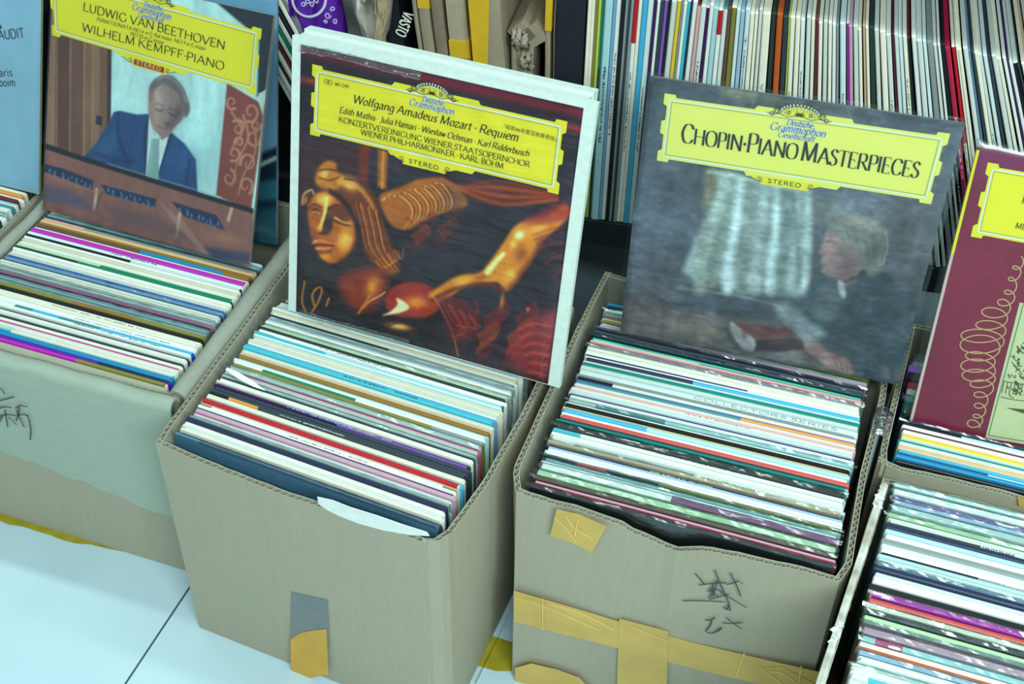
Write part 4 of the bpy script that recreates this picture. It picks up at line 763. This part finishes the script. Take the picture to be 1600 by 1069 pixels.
for pts in ([(380, 180), (388, 215), (372, 250), (362, 292)], [(400, 200), (398, 240), (380, 275), (372, 306)], [(362, 175), (378, 205), (362, 232)]): c.line(pts, 4, (178, 130, 106), 1.2, .9, 2)
c.poly([(286, -40), (436, -20), (428, 30), (414, 150), (402, 150), (405, 60)], (32, 44, 60), 2); c.poly([(404, 146), (416, 140), (411, 180), (404, 160)], (200, 226, 220), 1.5)
c.poly([(130, 246), (150, 225), (167, 198), (178, 175), (188, 173), (214, 179), (233, 178), (243, 215), (258, 216), (268, 207), (290, 226), (306, 250), (309, 302), (240, 290), (150, 262)], (32, 74, 122), 1.5)
c.blob(168, 228, 30, 14, -50, (54, 104, 152), .7); c.blob(284, 252, 18, 26, -30, (48, 96, 146), .6); c.line([(184, 178), (186, 215), (200, 255)], 5, (20, 48, 90), 3, .7); c.line([(232, 182), (226, 220), (230, 270)], 3, (16, 40, 78), 1.5, .8); c.line([(268, 210), (258, 240), (244, 282)], 3, (16, 40, 78), 1.5, .8); c.line([(296, 250), (290, 290)], 4, (20, 48, 90), 2, .7); c.line([(150, 240), (180, 250), (210, 252)], 6, (22, 52, 96), 3, .6)
c.poly([(233, 178), (228, 275), (244, 283), (264, 212), (254, 218), (242, 212)], (196, 226, 224), 1); c.poly([(237, 216), (249, 217), (248, 284), (229, 274), (234, 240)], (126, 164, 164), 1); c.line([(238, 220), (236, 250), (232, 272)], 2, (158, 192, 188), 1, .8)
c.poly([(234, 146), (232, 165), (233, 180), (240, 200), (250, 213), (256, 216), (264, 211), (274, 198), (286, 186), (289, 170), (286, 148), (268, 128), (246, 130)], (146, 128, 126), 1.4, 1, True)
c.blob(247, 155, 12, 20, 0, (188, 168, 162), .8); c.blob(278, 178, 9, 22, 20, (88, 76, 84), .8); c.blob(252, 198, 14, 8, 20, (168, 136, 130), .6); c.line([(244, 171), (249, 173), (255, 172)], 2.2, (84, 70, 76), 1.4, .8); c.line([(264, 176), (269, 180), (275, 181)], 2.4, (70, 60, 68), 1.4, .8); c.line([(242, 163), (249, 162), (256, 166)], 2, (120, 108, 108), 1.4, .7); c.line([(264, 169), (272, 172), (278, 176)], 2, (88, 80, 84), 1.4, .7); c.line([(260, 172), (257, 190), (262, 193)], 3, (104, 88, 92), 1.6, .8); c.line([(246, 196), (253, 200), (260, 201)], 1.8, (112, 76, 78), 1.2, .8); c.blob(236, 163, 3.5, 7, 10, (168, 138, 130), .8); c.blob(244, 186, 7, 9, 0, (182, 154, 146), .6); c.blob(257, 184, 4, 10, 10, (186, 164, 158), .5); c.blob(264, 196, 6, 7, 0, (80, 66, 74), .5); c.line([(240, 136), (248, 124), (262, 119)], 3, (136, 138, 134), 1.6, .6); c.line([(236, 150), (240, 138), (250, 132)], 3, (92, 92, 94), 1.8, .6)
c.poly([(235, 158), (233, 138), (241, 124), (256, 117), (270, 119), (284, 133), (292, 150), (297, 168), (294, 180), (288, 182), (286, 166), (279, 148), (268, 138), (254, 131), (243, 138), (238, 152)], (104, 104, 104), 2, 1, True); c.line([(246, 124), (262, 120), (280, 134), (291, 158)], 4, (148, 148, 142), 2, .7); c.blob(236, 152, 5, 10, 0, (160, 122, 112), .7)
c.poly([(60, 222), (110, 240), (165, 257), (260, 287), (396, 328), (394, 420), (62, 330)], (138, 96, 90), 1.2); c.noise(26, 5, .12, 3)
c.poly([(60, 220), (120, 241), (250, 282), (396, 326), (396, 334), (250, 290), (120, 249), (60, 229)], (26, 34, 46), 1.2); c.line([(168, 256), (260, 283), (345, 308)], 1.6, (150, 170, 180), 1, .8)
c.poly([(62, 254), (100, 264), (146, 282), (144, 296), (64, 266)], (34, 52, 82), 1.4); c.poly([(158, 288), (244, 311), (242, 324), (166, 303)], (34, 52, 86), 1.4); c.poly([(268, 315), (338, 336), (352, 360), (288, 338)], (32, 50, 84), 1.4)
for k in range(60):
    t = (k*.618) % 1; x, y = ((66+t*76, 262+t*26), (164+t*76, 294+t*23), (276+t*66, 322+t*26))[k % 3]; c.blob(x+(k % 5), y+(k*7 % 9), 1.4, 2.2, 0, (92, 140, 190), .9)
for a, b_ in (((151, 296), (148, 326)), ((281, 334), (276, 368)), ((362, 326), (357, 344))): c.line([a, b_], 5, (196, 182, 160), 1.4, .9)
c.poly([(62, 288), (110, 296), (140, 316), (145, 330), (62, 312)], (84, 84, 112), 6, .8); c.poly([(165, 318), (240, 338), (300, 366), (320, 384), (180, 350)], (96, 78, 88), 8, .7); c.poly([(245, 312), (290, 350), (330, 400), (322, 402), (270, 345)], (170, 140, 130), 2, .5); c.poly([(320, 385), (392, 396), (392, 412), (330, 404)], (58, 68, 100), 4, .9); c.blob(350, 372, 26, 9, 15, (176, 128, 100), .6); c.line([(160, 300), (150, 330), (170, 345)], 3, (110, 74, 70), 1.5, .8); c.line([(62, 270), (150, 300)], 4, (164, 118, 100), 2, .6)
c.noise(50, 50, .05, 2); c.picture(.35)
lab, uv, W, Hh = cartouche(c, (77, -46), (409.5, 45), (400, 148.5), (81.8, 55)); crest(c, lab, uv, W, .5, 1.0, True, .0200); stereo(c, lab, uv, Hh, W, True, cx=.488)
c.write('title_lettering', [('LUDWIG VAN BEETHOVEN', (130, 16), (352.4, 77.7), .0098, {}), ('WILHELM KEMPFF·PIANO', (128.5, 48), (351, 110), .0098, {}), ('PIANO SONATA NO.4 in E-flat major, NO.9 in E major', (152, 32.5), (322.5, 79), .0044, {}), ('NO.10 in G major', (204.5, 55), (257.5, 69.5), .0044, {})], DK, .0012, lab, T=.15, t=.06, serif=.09)
c.film(SLEEVE, .0035, .0035, .0010, .0022, 3)

# --- crimson cover
c = Cover('record_cover', 'crimson record cover with a gold pen flourish and cream picture panel', (.083, 1.133, .314, 2.4, 22.3), edge=(190, 180, 120)); c.canvas(120)
c.mix(np.ones_like(c.X), (124, 36, 64)); c.blob(1560, 240, 80, 60, 0, (116, 44, 92), .8); c.noise(6, 6, .12, 3); c.noise(60, 60, .08, 4); c.picture(.4)
P0, P1 = c.loc(1543.5, 253.6), c.loc(1516.7, 369.4); px = lambda q: proj(c.o+c.a*q[0]+c.b*q[1])
lab, uv, W, Hh = cartouche(c, (1543.5, 253.6), px(P0+np.array([.268, -.001])), px(P1+np.array([.268, -.001])), (1516.7, 369.4))
c.write('title_lettering', [('MU', (1585.5, 356), (1604, 360), .0062, {}), ('F', (1595, 317), (1608, 319.5), .0090, {})], DK, .0012, lab, T=.12, t=.04)
z5 = lambda x, y: c.loc(1340+x/2.054, 200+y/2.054)
c.flat('picture_panel', [z5(410, 994), z5(700, 1042), z5(800, 610), z5(520, 560)], mat('cream picture panel', (196, 212, 162), .5, .08, 60), .0005, c.root)
c.strokes('panel_frame', [[z5(420, 986), z5(700, 1032)], [z5(420, 986), z5(532, 565)]], .0008, mat('green panel line', (60, 110, 84), .5), .0008, c.root)
r9 = random.Random(4); sk = []
for k in range(70):
    x = 470+r9.random()*90+(860-0)*0; y = 690+r9.random()*170; x += (870-y)*.24; a = r9.random()*6.3; s = r9.uniform(4, 14); sk.append([z5(x+s*math.cos(a+t), y+s*.7*math.sin(a+t*1.7)) for t in np.linspace(0, 3, 8)])
for k in range(8): sk.append([z5(462+k*12, 850+k*1.6), z5(470+k*12, 815+k)]);
sk.append([z5(458, 862), z5(500, 872), z5(560, 878)]); sk.append([z5(466, 812), z5(560, 826)])
c.strokes('etching', sk, .0009, mat('etching ink', (70, 84, 56), .5), .0008, c.root)
c.flat('etching', [z5(475, 897), z5(560, 925), z5(560, 905)], mat('etching ink', (70, 84, 56)), .0008, c.root)
fl = []
key = [(0, 515, 425, 18, 17), (1, 512, 458, 14, 10), (2, 494, 500, 17, 17), (3, 487, 540, 19, 14), (4, 466, 572, 26, 20), (5, 430, 605, 52, 26), (6, 428, 645, 48, 22), (7, 390, 682, 82, 34), (8, 400, 700, 60, 34), (9, 395, 745, 46, 20), (10, 382, 775, 60, 32), (11, 392, 800, 50, 22), (12, 405, 830, 34, 18), (13, 397, 868, 22, 17), (14, 393, 902, 19, 15), (15, 386, 935, 17, 12), (16, 368, 958, 24, 20)]
ka = np.array(key, float); t = np.linspace(0, 16.2, 620); cx, cy, ax, ay = (np.interp(t, ka[:, 0], ka[:, i]) for i in (1, 2, 3, 4)); th = t*2*math.pi-1
c.strokes('gold_flourish', [[z5(x, y) for x, y in zip(cx+ax*np.cos(th), cy+ay*np.sin(th))]], .0011, mat('gold flourish print', (196, 180, 122), .5), .0006, c.root)
c.strokes('edge_strip', [[(.002, .20), (.002, .312)], ], .003, YEL, .0006, c.root); c.strokes('edge_strip', [[(.002, .003), (.002, .20)]], .003, mat('pale edge strip', (196, 190, 180), .5), .0006, c.root)
c.film(SLEEVE, .0075, .0075, .0012, .0024, 6)

# --- pale blue cover at the far left and the blue cover behind the pianist
p = atz(61, 304, .325)
c = Cover('record_cover', 'pale blue record cover with thin dark lettering at the far left edge', (p[0]-.315, p[1], p[2], 0, 22), edge=(170, 180, 120)); c.canvas(60)
c.mix(np.ones_like(c.X), (140, 192, 214)); c.noise(5, 5, .06, 3); c.picture(.35)
IN = mat('dark blue print', (44, 58, 92), .5)
c.write('cover_lettering', [('MAUDIT', (-13, 63), (39.5, 58.5), .0115, dict(T=.14, t=.11)), ('Paris', (-9, 119.5), (20.5, 119), .0100, dict(T=.13, t=.11)), ('enboim', (-13, 135), (25.5, 134.5), .0100, dict(T=.13, t=.11)), ('Z', (-22, 43), (6, 42), .016, dict(T=.3, t=.3))], IN, .0006, c.root, serif=0)
c.film(SLEEVE, .003, .003, .0008, .0022, 8)
p = onplane(431, 388, (0, 1.190, 0), np.array([0, 1, 0])); bl = np.array([math.cos(R(-1.5)), math.sin(R(-1.5)), math.sin(R(4.6))])*.315
c = Cover('record_cover', 'blue record cover mostly hidden behind the pianist cover', (p[0]-bl[0]*.955, p[1], p[2]-bl[2]*.955, -1.5, 23.0, 5.6), w=.301, edge=(120, 160, 180)); c.canvas(90)
c.mix(np.ones_like(c.X), (122, 176, 206)); c.poly([(380, 250), (445, 225), (445, 420), (380, 420)], (30, 54, 76), 3); c.poly([(400, 285), (445, 278), (445, 310), (400, 315)], (56, 120, 140), 4); c.poly([(405, 255), (445, 238), (445, 244), (405, 262)], (200, 224, 224), 1.5); c.poly([(400, 325), (440, 325), (440, 390), (400, 385)], (50, 110, 128), 5, .8); c.picture(.35)
c.film(SLEEVE, .003, .003, .0008, .0018, 9)

# ------------------------------------------------------------------ black shelf and what stands on it
SH = R(7); SE = np.array([math.cos(SH), math.sin(SH), 0]); SN = np.array([-math.sin(SH), math.cos(SH), 0]); SP = np.array([0, 1.425, 0])
def onshelf(x, y, dep=0): return onplane(x, y, SP+SN*dep, SN)
ZB = float(np.mean([onshelf(*q)[2] for q in ((907, 343), (945, 348), (975, 353))])); sof = lambda P: float((np.asarray(P)-SP)@SE)
BLK = mat('black shelf laminate', (30, 40, 48), .5, .2, 120, spec=.35)
shelf = empty('record_shelf', (0, 1.425, 0)); shelf.rotation_euler = (0, 0, SH); put(shelf, 'black wooden shelf unit behind the boxes holding upright records', 'shelf')
s0, s1 = sof(onshelf(868, 60)), sof(onshelf(912, 60))
m = MB(); m.box((-1.75, .0, ZB-.038), (1.0, .36, ZB)); m.build('shelf_board', BLK, shelf)
m = MB(); m.box((-1.75, .0, .77), (1.0, .36, .81)); m.build('shelf_board', BLK, shelf)
m = MB(); m.box((s0, .002, ZB), (s1, .36, .77)); m.build('divider', BLK, shelf)
m = MB(); m.box((-1.75, .36, 0), (1.0, .368, .81)); m.build('back_panel', BLK, shelf)
for x in (-1.77, -.62, 1.0): m = MB(); m.box((x, .01, 0), (x+.03, .36, ZB-.038 if x == -.62 else .81)); m.build('side_panel' if x != -.62 else 'divider', BLK, shelf)
m = MB(); m.box((-1.74, .03, 0), (.99, .05, .06)); m.build('kick_board', BLK, shelf)
REST = []
def shelved(spec, s_a, s_b, lean, where, group, dep=(0, .004), hh=.325, keep=999):
    items = parse(re.sub(r'\b([CP])(?=[:@~])', r'\1W', spec)); nth = 0; lab = labels(items, where, 'right of', 'left of'); tot = sum(w for _, w, _ in items); s = s_a
    for (segs, wt, fl), lb in zip(items, lab):
        pitch = wt/tot*(s_b-s_a); sc = s+pitch/2; s += pitch; th = R(np.interp(sc, lean[0], lean[1])); t = pitch*math.cos(th)*(.91 if th > -.04 else .85 if th > -.12 else .80)
        h = hh+rnd.uniform(-.003, .003)
        o = record([(k, u) for k, u in segs], t, w=h, h=.315, plastic='^' in fl, letter=lettered(fl), face=None if segs[0][0] not in ('MG', 'YL', 'RD') else 'W')
        up = SE*math.sin(th)+np.array([0, 0, 1])*math.cos(th); side = np.cross(-SN, up); side /= np.linalg.norm(side)   # local X = up the spine, Z = towards the room, Y = Z x X
        bot = sc-math.sin(th)*h; d = rnd.uniform(*dep)
        cen = SP+SE*(bot+math.sin(th)*h/2)+np.array([0, 0, ZB+abs(math.sin(th))*t/2+.0008+h/2*math.cos(th)])+SN*(d+.3165)
        X, Z = up, -SN; Y = np.cross(Z, X)
        o.matrix_world = Matrix([[X[0], Y[0], Z[0], cen[0]], [X[1], Y[1], Z[1], cen[1]], [X[2], Y[2], Z[2], cen[2]], [0, 0, 0, 1]])
        nth += 1
        if nth <= keep: put(o, lb, 'record', group)
        else: REST.append(o)
def merge(objs, name, label, cat):
    m = MB(); ms = []; bpy.context.view_layer.update()
    for o in [x for r in objs for x in [r]+list(r.children)]:
        M = np.array(o.matrix_world); n = len(m.v); me = o.data; ix = []
        for mt in me.materials:
            if mt not in ms: ms.append(mt)
            ix.append(ms.index(mt))
        m.v += [tuple(M[:3, :3] @ np.array(v.co)+M[:3, 3]) for v in me.vertices]; m.f += [tuple(n+i for i in p.vertices) for p in me.polygons]; m.m += [ix[p.material_index] for p in me.polygons]
    for o in [x for r in objs for x in list(r.children)+[r]]: bpy.data.objects.remove(o)
    put(m.build(name, ms), label, cat, kind='stuff')
sa = sof(onshelf(914, 10))+.0025; sb = sof(onshelf(1620, 95))
shelved("C:1.2 C:1.1 OL:.9 LM:1.0 DG@.7@GN:.6 TE:.5 A:2.4~ LB:.9 W:1.5~ BK:1.3 G:.9 SL:.7 G:.9 W@.81@RD@1@W:1.3~ C:1.2 SK:1.6 W2:1.7~ DP:1.1 W:.9 SL:1.2 W@.6@LV:1.1~ BK:.9 P:1.8 C@.55@YL:1.1~ G:.8 W:1.0 W@.5@TL:1.0 NV:.6 W:1.4 MR@.6@PK:1.1 P:1.6~ MG@.5@DP:.9 W:1.2 A:1.5~ W@.9@RD@1@W:1.3~ TE@.55@P:1.3 BN:1.1 YL@.35@OL:1.5 W2:1.2 PB:1.3 W2:1.5~ C:1.4 C:1.0 P:1.1 C:2.6$STRAUSS_·_ELEKTRA/.30/.72/.5/G DG:1.5 OR:1.9$CANDIDE/.50/.62/.45/K SL:1.6 LM:.5 C:1.5~ C:1.5 W:1.5~ P:1.5 C:1.2 BN@.5@MR:1.0 C:1.3~ P:1.4~ C:1.2 W:1.2 G:.8 W2:2.0~ MG:.7 MV:1.2 P:1.6 C:1.1 TN:.8 C:1.0 DG:1.6 P:1.5~ C:2.0~ P:1.6~ MR:.6 P:1.3~ W2:1.2 C:1.4~ MR@.5@BK:1.0 W:1.6~ P:1.8 W2:1.2~ G:1.9 P:1.2 W:.9~ BK:1.3~ CR:1.7~ C@.6@RD:1.1~ C:.8 C:1.2 P:1.6~ ST:1.0 SL:.8 C:1.4 P:1.2~ W2:1.4 SL:1.0 P:1.8~ C:1.3 W:1.2 DP:.8 W:1.2 P@.5@BK:1.6~ SL:.7 C:1.3 TN:1.2 P:1.4",
    sa, sb, ([sa, sa+.12, -.17, -.06, .04, .12], [0, .3, -4.5, -12, -19, -25]), 'on the black shelf', 'records standing on the black shelf', keep=72)
sl0 = sof(onshelf(425, 10)); shelved("P:1 W:1.2 SL:1 C:1 MR:.8 W:1 GN:1 P:1.2 BK:1 C:1.1 G:1 W:1", sl0-.072, sl0+.010, ([-2, 0], [-24, -24]), 'leaning on the left shelf', 'records leaning on the left of the shelf', keep=0)
merge(REST, 'vinyl_records', 'tightly packed leaning records at both far ends of the black shelf', 'records')

def pack(name, label, x0, x1, ymid, mtl, height, d0=.0, lean=0, depth=.30, tapes=(), cat='cardboard', z0=None, sheets=1):
    """flattened cardboard standing on the shelf; x0, x1 = pixel edges of its front"""
    a, b_ = sof(onshelf(x0, ymid, d0)), sof(onshelf(x1, ymid, d0)); z0 = ZB+.0005 if z0 is None else z0
    zm = onshelf((x0+x1)/2, ymid, d0)[2]-z0; off = math.tan(R(lean))*zm; t = (b_-a)-.0026
    root = empty(name, SP+SE*((a+b_)/2-off)+SN*d0+np.array([0, 0, z0+abs(math.sin(R(lean)))*(t/2+.001)])); root.rotation_euler = (0, R(lean), SH); put(root, label, cat, None)
    for k in range(sheets):
        w = t/sheets; x = -t/2+k*w; m = MB(); n = 14; zz = np.linspace(0, height-rnd.uniform(0, .01), n)
        f = [[(x+.0003+q*(w-.0006)+.0008*math.sin(z*40+k), -.0012*math.sin(q*3.14)+.0008*math.sin(z*60+k*2), z) for q in np.linspace(0, 1, 5)] for z in zz]
        bk = [[(p[0], p[1]+depth, p[2]) for p in r] for r in f]; m.slab(f, bk); m.build('cardboard_sheet', mtl, root)
    for (za, zb, mt) in tapes:
        m = MB(); m.box((-t/2-.0006, -.0026, za), (t/2+.0006, depth*.6, zb)); m.build('packing_tape', mt, root)
    return root
YT = mat('opaque yellow tape', (206, 178, 44), .35, .12, 40, spec=.5); KD = mat('shelf cardboard', (146, 144, 122), .8, .12, 90, .1, spec=.2, stretch=(1, 1, .1))
zof = lambda x, y, d=0: onshelf(x, y, d)[2]-ZB
pack('cardboard_pack', 'thin folded cardboard right of the black printed pack', 647, 657, 40, KD, .43, lean=-4)
pack('cardboard_pack', 'folded cardboard with yellow tape near its top, left shelf section', 656, 676, 40, KD, .43, lean=-4, tapes=((zof(660, 12), .435, YT),))
pack('cardboard_pack', 'plain folded cardboard between two taped pieces', 676, 697, 40, mat('brown shelf cardboard', (128, 122, 104), .8, .12, 90, .1, spec=.2), .43, lean=-4)
pack('cardboard_pack', 'wide folded cardboard with a low yellow tape band', 699, 733, 45, mat('pale shelf cardboard', (164, 162, 138), .8, .1, 60, .1, spec=.2), .43, lean=-4, tapes=((zof(720, 90), zof(720, 64), YT),))
r = pack('cardboard_pack', 'yellow taped cardboard box leaning beside the torn sheets', 738, 787, 45, KD, .43, lean=-4, d0=-.012, depth=.29)
m = MB(); w = sof(onshelf(787, 45))-sof(onshelf(738, 45)); zt = zof(745, 80); m.quad([(-w/2-.001, -.003, zt-.02), (-w/2+w*.35, -.003, zt-.045), (w/2-.004, -.003, .43), (-w/2-.001, -.003, .43)]); m.quad([(-w/2-.0015, -.003, zt-.09), (-w/2-.0015, -.003, .43), (-w/2-.0015, .2, .43), (-w/2-.0015, .2, zt-.09)]); m.quad([(-w/2-.0015, -.0032, zt-.09), (-w/2+.008, -.0032, zt-.09), (-w/2+.008, -.0032, .43), (-w/2-.0015, -.0032, .43)]); m.build('packing_tape', YT, r)
tz = zof(815, 62)
r = pack('torn_cardboard', 'bundle of torn flattened cardboard with frayed folded tops', 797, 836, 75, KD, tz, sheets=4, depth=.05, lean=0)
for k, (x, z) in enumerate(((-.006, 0), (.001, -.004), (.007, -.03))):
    m = MB(); n = 9; rr = np.random.RandomState(k); G = [[(x+.014*(u-.5)+.0014*rr.randn(), -.004-.008*math.sin(v*3.1)+.0016*rr.randn(), tz+z+.024*(v-.35)+.0014*rr.randn()) for u in np.linspace(0, 1, n)] for v in np.linspace(0, 1, n)]
    m.grid(G); m.build('frayed_edge', mat('frayed paper', (142, 144, 124), .9, .2, 60, .4), r, True)
for k, (dx, an) in enumerate(((-.010, 42), (.004, 38))):
    m = MB(); L = .024; A = R(an); p = [(-.001+dx+L*t*math.cos(A), .02+.0*t, tz+.0+L*t*math.sin(A)) for t in np.linspace(0, 1, 6)]
    m.slab([[(x-.008, y-.02, z+.008), (x+.010, y-.02, z-.010)] for x, y, z in p], [[(x-.008, y+.2, z+.008), (x+.010, y+.2, z-.010)] for x, y, z in p]); m.build('folded_sheet', KD, r)
pack('cardboard_pack', 'upright cardboard strip with yellow tape beside the black divider', 850, 862, 75, KD, .43, tapes=((zof(855, 47), .435, YT),))
pack('cardboard_pack', 'thin bare cardboard strip touching the black divider', 863, 868, 75, KD, .43)
# black printed pack
P = [onshelf(x, y, .02) for x, y in ((612, 66), (652, 70), (640, -30), (612, -30))]
r = pack('printed_pack', 'black printed pack with tall white capital letters', 600, 629, 40, mat('black printed card', (26, 32, 40), .35, spec=.5), .43, d0=.015, lean=-4, cat='package')
m = MB(); A, B = onshelf(633, 14, .012), onshelf(619, 50, .012); d = B-A; L = np.linalg.norm(d); d = d/L; Rl = r.matrix_world
r2 = Matrix.Translation(r.location) @ r.rotation_euler.to_matrix().to_4x4(); inv = r2.inverted()
v_ = np.cross(-SN, d); text(m, 'VASTO', A, d, v_, -SN*.004, L, .013, T=.16, t=.12, serif=0)
m.v = [tuple(inv @ Vector(p)) for p in m.v]; m.build('pack_lettering', WHT, r)
# crumpled clear bag with brown paper
def crumple(name, label, cat, pts, dep, mtl, seed, thick=.05, parts=()):
    root = empty(name, onshelf(*pts[0], dep)*[1, 1, 0]+[0, 0, ZB]); put(root, label, cat); o = np.array(root.location); rr = np.random.RandomState(seed)
    def lump(nm, poly, th, mt, sd, d0=0):
        rr = np.random.RandomState(sd); n = 22; L, Rr = poly; q = [onshelf(*p, dep+d0) for p in L]; w = [onshelf(*p, dep+d0) for p in Rr]; q = resample(q, n); w = resample(w, n); g = rr.randn(n, n)
        for _ in range(2): g[1:-1, 1:-1] = (g[1:-1, 1:-1]*2+g[:-2, 1:-1]+g[2:, 1:-1]+g[1:-1, :-2]+g[1:-1, 2:])/6
        F = np.array([[q[i]*(1-u)+w[i]*u-SN*(th*math.sin(math.pi*u)**.6+.010*g[i, j])-o for j, u in enumerate(np.linspace(0, 1, n))] for i in range(n)])
        Bk = np.array([[q[i]*(1-u)+w[i]*u+SN*.01-o for u in np.linspace(0, 1, n)] for i in range(n)]); m = MB(); m.slab(F, Bk); m.build(nm, mt, root, True)
    for a in parts: lump(*a)
    return root
crumple('crumpled_bag', 'crumpled grey bag with a folded brown paper strip, left shelf', 'bag', [(570, 40)], .0, None, 3, parts=(
    ('bag_body', ([(546, -25), (552, 5), (566, 34), (585, 55), (588, 200)], [(612, -25), (610, 12), (606, 50), (600, 60), (602, 200)]), .035, mat('grey bag film', (132, 140, 128), .35, .35, 40, .8, c2=(176, 182, 172)), 3),
    ('paper_strip', ([(586, -25), (586, 10), (590, 35), (586, 46), (580, 200)], [(604, -25), (603, 15), (604, 38), (598, 54), (600, 200)]), .012, mat('crumpled brown paper', (172, 166, 132), .85, .2, 50, .6), 5, -.045)))
# violet bag with a white ring ornament
vb = [onshelf(x, y, .01) for x, y in ((437, 60), (533, 60), (520, -40), (430, -40))]
root = crumple('violet_bag', 'violet plastic bag with a white ring and scroll ornament', 'bag', [(480, 40)], .02, None, 6, parts=(('bag_body', ([(440, -40), (447, 20), (458, 60), (460, 220)], [(524, -40), (532, 12), (540, 50), (540, 220)]), .022, mat('violet bag film', (66, 30, 150), .3, .25, 12, .3, c2=(104, 44, 168)), 7),))
o = np.array(root.location); m = MB(); on = lambda x, y: onshelf(x, y, -.022)-o
def ell(cx, cy, rx, ry, a0, a1, n=40): return [on(cx+rx*math.cos(t), cy+ry*math.sin(t)) for t in np.linspace(a0, a1, n)]
stroke_mesh(m, ell(483, -2, 26, 28, -.1, 3.3), .0032, -SN)
for cx, cy, rr, a0 in ((474, 6, 4, 0), (481, 3, 4, 2), (488, 6, 4, 1), (494, 2, 4, 3), (512, 24, 5, 0), (520, 14, 4, 2), (524, 33, 4, 1), (509, 34, 3, 3)): stroke_mesh(m, [on(cx+rr*(1-.6*t)*math.cos(a0+t*7), cy+rr*(1-.6*t)*math.sin(a0+t*7)) for t in np.linspace(0, 1, 22)], .0013, -SN)
m.build('ring_ornament', mat('silver bag print', (190, 206, 226), .5), root)
